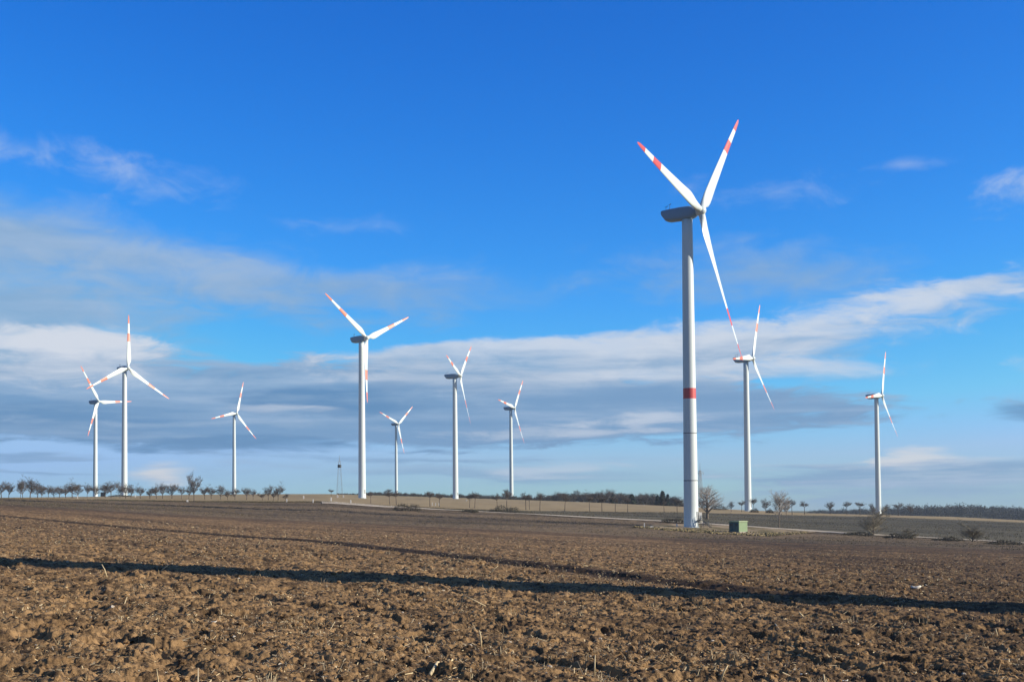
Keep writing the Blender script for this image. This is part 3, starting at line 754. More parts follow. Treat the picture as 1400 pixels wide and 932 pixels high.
# low scrub mounds: twigs and leaf-sized faces through a low dome
def mound(seed, w, h, dp, n=1600, leaf=.16):
    R = np.random.default_rng(seed); G = Geo()
    for i in range(70):
        a = R.uniform(0, 6.28); q_ = math.sqrt(R.uniform(0, 1)); x, y = q_*math.cos(a)*w*.42, q_*math.sin(a)*dp*.42
        hh = h*(1-q_**2)**.5*R.uniform(.75, 1.15)+.2
        G.tube([(x, y, -.15), (x*1.1+R.normal()*.15, y*1.1, hh*.6), (x*1.2+R.normal()*.3, y*1.2, hh)], [.05, .035, .015], 3, 0, False)
    G2 = Geo()
    c = R.uniform(-1, 1, (14, 2))
    for i in range(n):
        u = R.normal(size=3); u /= np.linalg.norm(u); u[2] = abs(u[2]); q_ = R.uniform(.45, 1)**.5
        bump = 1+.22*math.sin(u[0]*5+seed)+.15*math.sin(u[1]*7+u[0]*9)
        p = np.array([u[0]*w/2, u[1]*dp/2, u[2]*h*bump])*q_
        a = R.normal(size=3); b = R.normal(size=3); a /= np.linalg.norm(a); b -= a*a.dot(b); b /= np.linalg.norm(b); s = leaf*R.uniform(.6, 1.5)
        G2.add([p-a*s, p+b*s*.6, p+a*s, p-b*s*.6], [(0, 1, 2, 3)])
    return G, G2
SH = [(690,700.5,46,691,3,'broad dark scrub mound in front of the tan field right of the centre turbine'),(556,698,42,688.2,4,'low dark scrub bush beside the gravel track below the farthest turbine'),
      (920,714.5,36,707.5,5,'low dark scrub behind the base of the largest turbine'),(1172,731.5,44,726.8,6,'dark low scrub hiding the track left of the round bare tree'),
      (1228,736,44,729.5,9,'dark low scrub at the foot of the round bare tree, on its right'),(1295,739,44,734.3,7,'dark low scrub along the track left of the faint rounded bush'),
      (1372,744,50,738.5,8,'dark low scrub along the track at the right edge'),(642,700,26,696.6,10,'small patch of dark scrub on the track left of the broad scrub mound'),
      (1031,698,14,694.8,12,'small dark shrub on the skyline just left of the second tower from the right'),(1052,698.5,12,696,13,'tiny dark shrub on the skyline right of the second tower from the right'),
      (985,694,22,690.5,14,'dark hedge clump on the skyline between the pale tree and the first skyline tree'),(164,679,32,676.2,15,'long low dark hedge on the skyline at the foot of the taller left turbine')]
for px, yb, wpx, yt, sd_, lab in SH:
    far = yb < 699 and not 600 < px < 700 and px != 556
    p = at(px, yb, {1031: 690, 1052: 690, 985: 760, 164: 800}[px]) if far else ground_pt(px, yb, 150)
    p[2] = float(terrain(p[0], p[1])); rr = math.hypot(p[0], p[1]); w = wpx*rr/FPX; h = max(.7, slope(px, yt)*rr-p[2])
    s_ = empty('scrub_bush', p, -math.atan2(p[0], p[1])); tag(s_, lab, 'shrub', 'dark scrub bushes')
    a, b = mound(sd_, w, h, max(2.0, w*.45), int(500+w*80), .08+.015*w**.5)
    a.build('stem', BARK, s_); b.build('foliage', SCRUB, s_)

# conifers and bare trees of the wood on the crest
def conifer(seed, H, W):
    R = np.random.default_rng(seed); a, b = Geo(), Geo()
    a.tube([(0, 0, -.3), (0, 0, H*.97)], [W*.045, .03], 6, 0, False)
    nl = 26
    for i in range(nl):
        z = H*(.10+.88*i/nl); rr = W/2*(1-i/nl)**.8*R.uniform(.75, 1.2)+.1
        for k in range(9):
            an = R.uniform(0, 6.28); L = rr*R.uniform(.7, 1.15); ca, sa = math.cos(an), math.sin(an)
            for m_ in range(4):
                t = (m_+.6)/4; s = .20*W/3*(1.3-t*.6)*R.uniform(.8, 1.4)+.08
                p = np.array([ca*L*t, sa*L*t, z-L*t*.35+R.normal()*.12])
                b.add([p+np.array([-sa*s, ca*s, 0]), p+np.array([ca*s*1.6, sa*s*1.6, -s*.5]), p+np.array([sa*s, -ca*s, 0]), p-np.array([ca*s, sa*s, -s*.6])], [(0, 1, 2, 3)])
    return a, b
for i, (px, yb, yt, wpx, r, lab) in enumerate([(906,691,670.5,15,950,'tallest dark conifer at the right end of the crest wood'),(913,691,675,11,950,'dark conifer right of the tallest conifer at the right end of the crest wood'),
        (899,690,676,9,960,'small dark conifer left of the tallest conifer of the crest wood'),(864,689,675.5,17,960,'broad dark conifer in the middle of the right half of the crest wood'),
        (838,688,676,11,970,'dark conifer left of the broad conifer of the crest wood')]):
    p = at(px, yb, r); p[2] = float(terrain(p[0], p[1])); H = slope(px, yt)*r-p[2]
    t = empty('conifer_tree', p); tag(t, lab, 'conifer', 'dark conifers of the crest wood')
    a, b = conifer(60+i, H, wpx*1.35*r/FPX); a.build('trunk', BARK, t); b.build('crown', CONI, t)
CW = [(762,673,12),(771,674,14),(786,671,12),(797,673.5,14),(806,674,12),(815,673,13),(825,671,15),(832,670,13),(846,677,12),(853,678,11),(876,676,14),(884,675,15),(892,678,12),(902,676,10),(921,679,14),(928,681,13)]
for i, (px, yt, wpx) in enumerate(CW):
    r = 965*random.uniform(.97, 1.04); p = at(px, 686, r); p[2] = float(terrain(p[0], p[1])); H = slope(px, yt)*r-p[2]; W = wpx*r/FPX
    place_tree('wood_tree', FT[(i*5+2) % 9], p, H, W*1.2, 5.0, f'{look(H, W*1.2, 7.5)}, {ORD[i]} from left atop the right half of the crest wood', 'tree', 'bare trees rising over the right half of the crest wood')
for px, yt, lab in ((530,669,'bare tree topping the crest wood left of the farthest turbine tower'),(694,669.5,'wide bare tree behind the base of the shorter turbine right of centre')):
    r = 1150; p = at(px, 680, r); p[2] = float(terrain(p[0], p[1])); H = slope(px, yt)*r-p[2]
    place_tree('wood_tree', FT[3], p, H, 14*r/FPX, 5.0, lab, 'tree', 'single bare trees topping the crest wood')

def wood(name, spots, mat, seed, label):
    """one mass of bare crowns: every crown is a cloud of small faces on short stems"""
    R = np.random.default_rng(seed); Vs = []; n_tot = 0
    for (x, y, z, H, W) in spots:
        n = 260
        u = R.normal(size=(n, 3)); u /= np.linalg.norm(u, axis=1)[:, None]; rad = R.uniform(.15, 1, n)**.45
        c = np.stack([u[:, 0]*W/2*rad, u[:, 1]*W/2*rad, H*.56+u[:, 2]*H*.46*rad], -1)
        c += (R.normal(size=(5, 3))*np.array([W, W, H])*.10)[R.integers(0, 5, n)]
        c[:, 2] = np.clip(c[:, 2], .1, None)
        a = R.normal(size=(n, 3)); a /= np.linalg.norm(a, axis=1)[:, None]; b = np.cross(a, R.normal(size=(n, 3))); b /= np.linalg.norm(b, axis=1)[:, None]
        s = R.uniform(.25, .6, (n, 1))*W/7
        c = c+np.array([x, y, z])
        Vs.append(np.stack([c-a*s*1.7, c-b*s*.45, c+a*s*1.7, c+b*s*.45], 1).reshape(-1, 3))
        st = np.array([[-.15, 0, 0], [.15, 0, 0], [.1, .05, H*.8], [-.1, -.05, H*.8]])+np.array([x, y, z]); Vs.append(st)
    V = np.concatenate(Vs); Fq = np.arange(len(V)).reshape(-1, 4)
    return tag(mk(name, V, Fq, mat), label, 'wood', None, 'stuff')
sp = []
for px in np.arange(462, 936, 2.0):
    top = np.interp(px, [462,475,500,520,545,600,650,700,740,775,800,860,905,928,936], [679,675,672.5,672,673,674.5,675.5,677.5,678.5,676,675.5,676.5,678.5,681,688])
    for k in range(2):
        r = random.uniform(1010, 1120) if px < 900 else random.uniform(940, 1000)
        p = at(px+random.uniform(-1, 1), 680, r); p[2] = float(terrain(p[0], p[1]))-.6
        H = max(1.5, (slope(px, top)*r-p[2])*random.uniform(.5, 1.05 if px < 745 else 1.18)); sp.append((*p, H, H*random.uniform(.7, 1.2)))
wood('crest_wood', sp, WOODM, 91, 'low dark wood of bare trees along the crest')
sp = []
for px in np.arange(1100, 1640, 3.2):
    top = np.interp(px, [1100,1110,1160,1200,1230,1260,1300,1340,1400,1640], [700,697.5,695.5,694.5,693,692,691,691.5,694,697])
    for k in range(3):
        r = random.uniform(1800, 2150); p = at(px+random.uniform(-2, 2), 700, r); p[2] = float(terrain(p[0], p[1]))-1
        H = (slope(px, top)*r-p[2])*random.uniform(.80, 1.06); sp.append((*p, H, H*random.uniform(.5, .85)))
wood('distant_forest', sp, simple('forest_crowns', (.040, .050, .052), .9, .4, .1), 92, 'blue-grey forest along the right horizon')

# ------------------------------------------------------------------ litter on the soil
def weeds(name, n, mat, seed, zone, label, hlo, hhi, thin=.5):
    R = np.random.default_rng(seed); px = R.uniform(-160, 1560, n); t = R.uniform(0, 1, n)
    k0, k1 = zone; ra, rb = RK[k0](px), RK[k1](px); r = ra*(rb/ra)**t; a = azim(px); x, y = r*np.sin(a), r*np.cos(a)
    clump = fbm(x*.03+y*.01, y*.12, seed, 4, .7)+.25*fbm(x*.4, y*.4, seed+3, 2); keep = clump+R.uniform(-.25, .25, n) > thin*.2
    apx = (px > 860)*(px < 1125)*(r > np.interp(px, [860, 900, 1050, 1125], [372, 330, 296, 340]))*(r < 400); keep &= ~(apx > 0)
    x, y = x[keep], y[keep]; n = len(x); z = terrain(x, y)
    V = []
    h = R.uniform(hlo, hhi, n); w = h*R.uniform(.35, .9, n); an = R.uniform(0, 3.14, n); lx, ly = R.normal(0, .12, n), R.normal(0, .12, n)
    for q_ in (0, 1.4):
        ca, sa = np.cos(an+q_)*w/2, np.sin(an+q_)*w/2
        V.append(np.stack([np.stack([x-ca*.5, y-sa*.5, z-.05], -1), np.stack([x+ca*.5, y+sa*.5, z-.05], -1), np.stack([x+ca+lx, y+sa+ly, z+h*.8], -1), np.stack([x-ca*.7+lx, y-sa*.7+ly, z+h], -1)], 1).reshape(-1, 3))
    V = np.concatenate(V); return tag(mk(name, V, np.arange(len(V)).reshape(-1, 4), mat), label, 'weeds', None, 'stuff')
DRYW = simple('dry_weed_stems', (.26, .20, .125), .9, .3, 2); OLIVEW = simple('olive_weeds', (.14, .125, .075), .9, .3, 2)
weeds('dry_weeds', 40000, DRYW, 301, (0, 1), 'pale dry weeds standing on the dark fallow strip', .06, .20, .9)
weeds('olive_weeds', 40000, OLIVEW, 302, (0, 1), 'low olive weeds on the dark fallow strip', .06, .22, .4)
weeds('withered_stubble', 40000, DRYW, 303, (1, 2), 'pale withered stubble on the dark field beyond the track', .08, .24, .9)
weeds('winter_crop', 45000, OLIVEW, 304, (1, 2), 'low olive winter crop on the field beyond the track', .08, .26, .0)
R = np.random.default_rng(305); G = Geo()
for i in range(1300):
    px = R.uniform(866, 1105); lo = np.interp(px, [866, 900, 946, 1000, 1050, 1105], [719.6, 721.3, 723.4, 726.5, 728.6, 727.0]); hi = np.interp(px, [866, 900, 946, 1000, 1050, 1105], [721, 724.8, 728.2, 731.6, 733.6, 729.5])
    p = ground_pt(px, lo+(hi-lo)*R.uniform(0, 1)**.7, 250); h = R.uniform(.10, .32); a = R.uniform(0, 3.14); w = h*R.uniform(.5, 1.1); e = np.array([math.cos(a)*w, math.sin(a)*w, 0]); t3 = np.array([R.normal(0, .06), R.normal(0, .06), h])
    G.add([p-e*.4+(0, 0, .1), p+e*.4+(0, 0, .1), p+e+t3*.85+(0, 0, .1), p-e*.8+t3+(0, 0, .1)], [(0, 1, 2, 3)])
tag(G.build('apron_grass', simple('tan_grass', (.25, .205, .105), .9, .3, 2)), 'olive tan grass growing along the front of the gravel apron', 'grass', None, 'stuff')
def scatter(n, rlo, rhi, seed, azmax=25):
    R = np.random.default_rng(seed)
    r = rlo*(rhi/rlo)**R.uniform(0, 1, n)**1.0; a = RAD(1)*R.uniform(-azmax, azmax, n)
    x, y = r*np.sin(a), r*np.cos(a); return R, x, y, r
R, x, y, r = scatter(90000, 11.5, 140, 5)
keep = vnoise(x*.35, y*.35, 88)+.6*vnoise(x*2.2, y*2.2, 89)+R.uniform(-.3, .3, len(x)) > .02; x, y, r = x[keep], y[keep], r[keep]; n = len(x); z = soil(x, y)+.012
L = R.uniform(.012, .05, n)*np.where(R.uniform(0, 1, n) > .94, 3.2, 1)*(1+r/120); th = R.uniform(.0025, .0075, n)*(1+r/45)
an = R.uniform(0, 6.28, n); el = R.normal(0, .35, n); el = np.where(R.uniform(0, 1, n) > .88, R.uniform(.5, 1.4, n), el)
# dry tufts: a few strands standing together
NTF = 420; tr = 12*(90/12)**R.uniform(0, 1, NTF); ta = RAD(1)*R.uniform(-24, 24, NTF); tk = R.integers(0, NTF, NTF*8)
tx, ty = (tr*np.sin(ta))[tk]+R.normal(0, .03, len(tk)), (tr*np.cos(ta))[tk]+R.normal(0, .03, len(tk))
x = np.concatenate([x, tx]); y = np.concatenate([y, ty]); r = np.hypot(x, y); z = np.concatenate([z, soil(tx, ty)-.02]); n = len(x)
L = np.concatenate([L, R.uniform(.05, .17, len(tk))]); th = np.concatenate([th, R.uniform(.002, .004, len(tk))*(1+np.hypot(tx, ty)/50)])
an = np.concatenate([an, R.uniform(0, 6.28, len(tk))]); el = np.concatenate([el, R.uniform(.6, 1.5, len(tk))])
d = np.stack([np.cos(an)*np.cos(el), np.sin(an)*np.cos(el), np.sin(el)], -1)
sdv = np.cross(d, [0, 0, 1]); sdv /= np.linalg.norm(sdv, axis=1)[:, None]; ud = np.cross(sdv, d)
c = np.stack([x, y, z+np.abs(np.sin(el))*L*.4], -1); V = []
for e, w in ((-1, 1), (1, .6)):
    for k in range(3):
        q_ = 2*math.pi*k/3; V.append(c+d*(e*L/2)[:, None]+(sdv*math.cos(q_)+ud*math.sin(q_))*(th*w)[:, None])
V = np.stack(V, 1).reshape(-1, 3); b = np.arange(n)[:, None]*6
Fq = np.concatenate([b+np.array([[i, (i+1) % 3, (i+1) % 3+3, i+3]]) for i in range(3)])
STRAWM = [STRAW, simple('grey_straw', (.36, .30, .21), .8, .3, 20), simple('brown_straw', (.27, .19, .10), .8, .3, 20)]
mis = np.tile(R.choice([0, 1, 1, 2, 2, 2], n), 3)
tag(mk('straw_litter', V, Fq, STRAWM, None, mis), 'small pale straw bits scattered over the ploughed soil', 'straw', None, 'stuff')
# clods and stones
t_ = (1+5**.5)/2
ICO = np.array([(-1,t_,0),(1,t_,0),(-1,-t_,0),(1,-t_,0),(0,-1,t_),(0,1,t_),(0,-1,-t_),(0,1,-t_),(t_,0,-1),(t_,0,1),(-t_,0,-1),(-t_,0,1)])/math.hypot(1, t_)
IF = np.array([(0,11,5),(0,5,1),(0,1,7),(0,7,10),(0,10,11),(1,5,9),(5,11,4),(11,10,2),(10,7,6),(7,1,8),(3,9,4),(3,4,2),(3,2,6),(3,6,8),(3,8,9),(4,9,5),(2,4,11),(6,2,10),(8,6,7),(9,8,1)])
def subdiv(V, Fa):
    V = [tuple(v) for v in V]; cache = {}; out = []
    def mid(a, b):
        k = (min(a, b), max(a, b))
        if k not in cache:
            m = (np.array(V[a])+np.array(V[b]))/2; V.append(tuple(m/np.linalg.norm(m))); cache[k] = len(V)-1
        return cache[k]
    for a, b, c_ in Fa:
        ab, bc, ca = mid(a, b), mid(b, c_), mid(c_, a); out += [(a, ab, ca), (b, bc, ab), (c_, ca, bc), (ab, bc, ca)]
    return np.array(V), np.array(out)
I2, F2 = subdiv(ICO, IF)
def rocks(name, n, rlo, rhi, smin, smax, mat, seed, label, cat, flat=.7, sink=.25):
    R, x, y, r = scatter(n, rlo, rhi, seed); keep = vnoise(x*.45, y*.45, 55)+R.uniform(-.35, .35, n) > -.1
    x, y, r = x[keep], y[keep], r[keep]; n = len(x)
    s = smin*(smax/smin)**(R.uniform(0, 1, n)**2.0)
    z = soil(x, y)
    sc3 = R.uniform(.6, 1.25, (n, 1, 3))*s[:, None, None]; sc3[:, :, 2] *= flat
    v = I2[None]*(1+R.normal(0, .16, (n, len(I2), 1)))*sc3
    an = R.uniform(0, 6.28, n)[:, None]; vx = v[:, :, 0]*np.cos(an)-v[:, :, 1]*np.sin(an); vy = v[:, :, 0]*np.sin(an)+v[:, :, 1]*np.cos(an)
    V = np.stack([vx+x[:, None], vy+y[:, None], v[:, :, 2]+(z+s*flat*(.5-sink))[:, None]], -1).reshape(-1, 3)
    Fq = (F2[None]+np.arange(n)[:, None, None]*len(I2)).reshape(-1, 3)
    return tag(mk(name, V, Fq, mat, smooth=False), label, cat, None, 'stuff')
rocks('soil_clods', 16000, 11.5, 80, .010, .065, SOIL, 15, 'loose brown soil clods lying over the ploughed field', 'soil clods')
rocks('field_stones', 900, 11.8, 100, .010, .034, STONE, 16, 'small pale stones scattered over the ploughed soil', 'stones', .7, .2)

def stalk(pts, rad, label, mat=STRAW):
    """a stalk lying or standing between pixel points, all at the ground distance of its foot; lift is height over the soil"""
    P = []
    g0 = ground_pt(*pts[0][:2]); r0 = math.hypot(g0[0], g0[1])
    for px, py, lift in pts:
        q_ = at(px, py, r0) if lift else ground_pt(px, py)
        if not lift: q_[2] = float(soil(q_[0], q_[1]))+rad*.8
        P.append(q_)
    o = np.array(P[0]); g = Geo(); g.tube([p-o for p in P], [rad*(1-.4*i/(len(P)-1)) for i in range(len(P))], 6)
    tag(g.build('straw_stalk', mat, None, True, tuple(o)), label, 'straw stalk', 'single straw stalks on the ploughed soil')
stalk([(630,829,0),(634,813,1),(648,820,1),(664,828,1)], .012, 'bent pale stalk forming an upside-down V in the middle of the soil')
stalk([(588,917,0),(598,911,0),(610,906,0),(619,905.5,0)], .020, 'thick pale curved stalk lying near the bottom centre of the soil')
stalk([(658,878,0),(657,868,1),(655,861,1)], .012, 'short upright straw stalk above the dark hollows at bottom centre')
stalk([(812.5,915,0),(813.5,895,1)], .010, 'thin upright straw stalk at the bottom, right of centre')
stalk([(146,789,0),(143,778,1),(139,771,1)], .016, 'pale straw stalk standing in the tower shadow on the left')
stalk([(670,782,0),(676,777,1),(681,773,1)], .014, 'pale straw stalk leaning out of the tower shadow left of centre')
stalk([(220,781,0),(226,775,1),(230,772,1)], .015, 'leaning straw stalk at the edge of the tower shadow, second from the left')
stalk([(372,829,0),(368,820,1)], .011, 'short tilted straw stalk on the left below the tower shadow')
stalk([(1079,865,0),(1070,859,0),(1060,853,0)], .016, 'pale straight stalk lying on the soil right of centre')
stalk([(1098,845,0),(1092,836,1)], .016, 'short pale stalk leaning on clods right of centre below the tower shadow')
stalk([(985,928,0),(990,917,1),(995,909,1)], .012, 'forked dry stalk near the bottom edge right of centre')
stalk([(1128,932,0),(1126,921,1)], .011, 'upright straw stalk at the bottom edge on the right')
stalk([(1364,868,0),(1361,858,1)], .012, 'upright pale stalk on the right side of the soil')
def scrap(px, py, s, seed, label):
    p = ground_pt(px, py); p[2] = float(soil(p[0], p[1])); R = np.random.default_rng(seed); k_ = s/6.0*math.hypot(p[0], p[1])/FPX*3
    v = I2*(1+R.normal(0, .18, (len(I2), 1)))*np.array([1.5, .8, .45])*k_; v[:, 2] += .25*k_+.25*k_*(v[:, 0]/k_)**2
    o = mk('bleached_husk', v, F2, SCRAP, None, None, True, tuple(p)); o.rotation_euler.z = R.uniform(-.5, .5)
    tag(o, label, 'husk', 'bleached husks and chips on the soil')
scrap(1252, 805, 9, 1, 'larger white husk in the far soil on the right, just above the tower shadow')
scrap(1242, 803, 5, 2, 'smaller white husk beside the larger one above the tower shadow on the right')
scrap(1168, 877, 7, 3, 'white curled husk on the soil right of centre')
scrap(1098, 916.5, 6, 4, 'white chip near the bottom edge right of centre')
scrap(1154, 923, 6, 5, 'white flat chip at the bottom edge on the right')
scrap(292, 847, 5, 6, 'white chip in the middle of the soil on the left')
scrap(704, 802, 5, 7, 'white chip just below the tower shadow at centre')
scrap(1217, 891, 7, 8, 'pale bluish-white husk in a dark hollow on the right')

# ------------------------------------------------------------------ haze
HZ = -45.0
g = Geo(); g.box(-4050, 4050, -4050, 4050, HZ, 135)
hz = g.build('haze', None or simple('haze_volume', (.8, .85, .9)))
m, t, b = newmat('haze_air'); t.n.remove(b)
pv = t.node('ShaderNodeVolumePrincipled'); pv.inputs['Color'].default_value = (.72, .84, 1, 1); pv.inputs['Density'].default_value = .00008; pv.inputs['Anisotropy'].default_value = .2
t.l.new(pv.outputs[0], m.node_tree.nodes['Material Output'].inputs['Volume'])
hz.data.materials.clear(); hz.data.materials.append(m); tag(hz, 'thin pale air over the fields', 'haze', None, 'stuff')

# ------------------------------------------------------------------ world: sky with clouds laid out by direction (azimuth, elevation)
w = bpy.data.worlds.new('World'); sc.world = w; w.use_nodes = True
t = NT(w.node_tree); t.n.clear()
out = t.node('ShaderNodeOutputWorld')
sky = t.node('ShaderNodeTexSky', sky_type='NISHITA'); sky.sun_disc = False
sky.sun_elevation = SUN_EL; sky.sun_rotation = SUN_AZ; sky.altitude = 200; sky.air_density = 1.0; sky.dust_density = .3; sky.ozone_density = 2.5
tc = t.node('ShaderNodeTexCoord'); sep = t.node('ShaderNodeSeparateXYZ'); t.l.new(tc.outputs['Generated'], sep.inputs[0])
X_, Y_, Z_ = sep.outputs
AZ = t.math('ARCTAN2', X_, Y_)
HORI = t.math('SQRT', t.math('ADD', t.math('MULTIPLY', X_, X_), t.math('ADD', t.math('MULTIPLY', Y_, Y_), 1e-6)))
EL = t.math('DIVIDE', Z_, HORI)
U = t.math('ADD', t.math('MULTIPLY', AZ, 1800.0), 700.0)          # cloud chart: 1800 units per radian
V_ = t.math('SUBTRACT', 690.0, t.math('MULTIPLY', EL, 1800.0))
E_ = t.math('MAXIMUM', t.math('MULTIPLY', EL, 1800.0), 0.0)
Yw = t.math('DIVIDE', t.math('MULTIPLY', E_, 14.0), t.math('ADD', E_, 320.0))
def vec(a, b, c=0.0):
    n = t.node('ShaderNodeCombineXYZ'); t.put(n.inputs[0], a); t.put(n.inputs[1], b); t.put(n.inputs[2], c); return n.outputs[0]
NV = vec(t.math('DIVIDE', U, 260.0), Yw)
NW = t.noise(NV, 1.0, 3, .5); N1 = t.noise(NV, 1.3, 8, .60, .4); N2 = t.noise(vec(t.math('DIVIDE', U, 95.0), t.math('MULTIPLY', Yw, 2.2), 3.3), 1.0, 7, .62, .6)
N3 = t.noise(vec(t.math('DIVIDE', U, 420.0), t.math('MULTIPLY', Yw, 2.0), 7.7), 1.0, 6, .55)
WX = t.math('ADD', U, t.math('MULTIPLY', t.math('SUBTRACT', N1, .5), 130.0))
WY = t.math('ADD', V_, t.math('MULTIPLY', t.math('SUBTRACT', NW, .5), 50.0))
def cloud_group():
    gt = bpy.data.node_groups.new('cloud_bank', 'ShaderNodeTree'); q = NT(gt)
    names = ['X', 'Y', 'N1', 'N2', 'N3', 'cx', 'cy', 'rx', 'rt', 'rb', 'slope', 'amp', 'soft', 'op', 'lit']
    for n in names: gt.interface.new_socket(n, in_out='INPUT', socket_type='NodeSocketFloat')
    gt.interface.new_socket('Below', in_out='INPUT', socket_type='NodeSocketColor')
    gt.interface.new_socket('Bright', in_out='INPUT', socket_type='NodeSocketColor'); gt.interface.new_socket('Shade', in_out='INPUT', socket_type='NodeSocketColor')
    gt.interface.new_socket('BelowA', in_out='INPUT', socket_type='NodeSocketFloat')
    gt.interface.new_socket('Color', in_out='OUTPUT', socket_type='NodeSocketColor'); gt.interface.new_socket('A', in_out='OUTPUT', socket_type='NodeSocketFloat')
    gi = q.node('NodeGroupInput'); go = q.node('NodeGroupOutput'); I = {s.name: s for s in gi.outputs}
    dx = q.math('SUBTRACT', I['X'], I['cx']); dy = q.math('SUBTRACT', q.math('SUBTRACT', I['Y'], I['cy']), q.math('MULTIPLY', dx, I['slope']))
    up = q.math('LESS_THAN', dy, 0.0)
    ry = q.math('ADD', q.math('MULTIPLY', up, I['rt']), q.math('MULTIPLY', q.math('SUBTRACT', 1.0, up), I['rb']))
    ex = q.math('DIVIDE', dx, I['rx']); ey = q.math('DIVIDE', dy, ry)
    d = q.math('SUBTRACT', 1.0, q.math('SQRT', q.math('ADD', q.math('MULTIPLY', ex, ex), q.math('MULTIPLY', ey, ey))))
    nn = q.math('ADD', q.math('MULTIPLY', q.math('SUBTRACT', I['N1'], .5), 1.3), q.math('MULTIPLY', q.math('SUBTRACT', I['N2'], .5), 1.3))
    d = q.math('ADD', d, q.math('MULTIPLY', nn, I['amp']))
    a = q.math('MULTIPLY', q.ramp(d, 0.0, I['soft']), I['op'])
    lit = q.math('ADD', q.math('ADD', I['lit'], q.math('MULTIPLY', ey, -.55)), q.math('ADD', q.math('MULTIPLY', q.math('SUBTRACT', I['N3'], .5), 3.2), q.math('MULTIPLY', q.math('SUBTRACT', I['N2'], .5), 1.9)), clamp=True)
    c = q.mix(lit, I['Shade'], I['Bright'])
    # composite over what lies behind (premultiplied)
    k = q.math('SUBTRACT', 1.0, a)
    na = q.math('ADD', a, q.math('MULTIPLY', I['BelowA'], k))
    f = q.math('DIVIDE', a, q.math('MAXIMUM', na, 1e-4))
    q.l.new(q.mix(f, I['Below'], c), go.inputs['Color']); q.l.new(na, go.inputs['A'])
    return gt
CG = cloud_group()
WB = (.62, .69, .80); GR = (.27, .42, .62); GB = (.175, .335, .565); DB = (.105, .265, .50); LI = (.352, .49, .685); CR = (.78, .77, .77)
BANKS = [ # cx, cy, rx, rt, rb, slope, amp, soft, op, lit, bright, shade
 (120, 350, 560, 70, 95, .12, .8, 1.0, .90, .42, LI, GR),
 (50, 430, 340, 80, 90, .06, .7, .9, .85, .32, LI, GR),
 (540, 395, 290, 48, 48, .04, .9, 1.1, .62, .20, LI, GR),
 (1030, 378, 270, 48, 55, .0, 1.0, 1.1, .72, .40, LI, GR),
 (180, 248, 180, 34, 38, .12, 2.3, 1.8, .44, .7, WB, LI),
 (70, 225, 170, 30, 26, .10, 2.3, 1.7, .32, .6, WB, LI),
 (455, 300, 120, 22, 20, .05, 2.3, 1.8, .30, .6, WB, LI),
 (1070, 272, 130, 38, 34, .0, 2.3, 1.8, .38, .6, WB, LI),
 (1225, 246, 80, 14, 12, -.03, 2.0, 1.6, .35, .6, WB, LI),
 (1400, 290, 75, 36, 42, .0, 1.6, 1.2, .70, .6, WB, LI),
 (1405, 535, 70, 22, 26, .0, 1.4, 1.0, .65, .5, WB, GR),
 (1390, 570, 75, 11, 12, -.02, 1.0, .8, .75, .0, GR, DB),
 (420, 566, 860, 82, 50, .010, .50, .22, .95, .30, LI, GB),         # main grey deck
 (780, 488, 370, 34, 60, -.03, .45, .30, .90, .80, WB, GR),          # bright lens-shaped top
 (560, 545, 330, 34, 34, .02, 1.0, .9, .62, -.05, GR, DB),
 (440, 548, 170, 26, 28, .04, .7, .55, .88, -.30, GR, DB),           # dark wedge
 (90, 566, 300, 30, 34, .03, .8, .7, .72, -.10, GR, DB),
 (310, 606, 300, 13, 14, .02, .9, .6, .75, -.15, GR, DB),
 (860, 556, 330, 36, 44, .0, 1.0, .8, .70, .10, LI, GB),
 (60, 490, 215, 36, 46, .0, .8, .40, .92, .70, WB, GR),               # white puff at left
 (125, 476, 115, 26, 28, -.02, .9, .6, .88, 1.0, (.68, .73, .82), LI),
 (300, 578, 360, 9, 10, .02, 1.2, .9, .60, .6, LI, GR),
 (400, 560, 90, 6, 8, .04, 1.0, .8, .60, .7, WB, GR),
 (780, 592, 230, 11, 12, .03, 1.3, 1.0, .60, .7, WB, GR),
 (870, 578, 120, 10, 10, .02, 1.1, .8, .70, .8, WB, GR),
 (560, 625, 330, 9, 9, .02, 1.2, .9, .60, .0, LI, GB),
 (1010, 474, 330, 40, 55, -.07, 1.0, .7, .75, .5, WB, GR),
 (1250, 428, 320, 40, 44, -.13, 1.5, 1.1, .80, .50, WB, LI),
 (1330, 408, 130, 26, 26, -.08, 1.8, .9, .75, .85, WB, LI),
 (1120, 445, 120, 18, 20, -.05, 1.6, 1.0, .55, .7, WB, LI),
 (960, 545, 260, 24, 26, .0, .9, .8, .70, .05, GR, GB),
 (1080, 512, 200, 18, 18, .0, 1.0, .8, .65, .6, WB, GR),
 (680, 648, 480, 18, 16, .02, 1.2, 1.0, .55, .15, LI, GB),
 (60, 622, 170, 6, 6, .0, .9, .8, .65, -.1, LI, GB),
 (70, 643, 130, 5, 5, .0, .9, .8, .55, .0, LI, GB),
 (232, 645, 60, 20, 26, .0, .7, .9, .85, .85, CR, LI),
 (1250, 650, 330, 18, 40, .0, 1.0, .7, .75, .25, WB, GB),
 (1230, 633, 75, 11, 12, .0, .8, .7, .75, .9, CR, LI),
 (760, 640, 120, 10, 12, .0, 1.0, .8, .50, .7, WB, LI),
 (1300, 672, 420, 26, 40, .0, .7, .9, .60, .35, LI, GR),
]
prevC, prevA = None, None
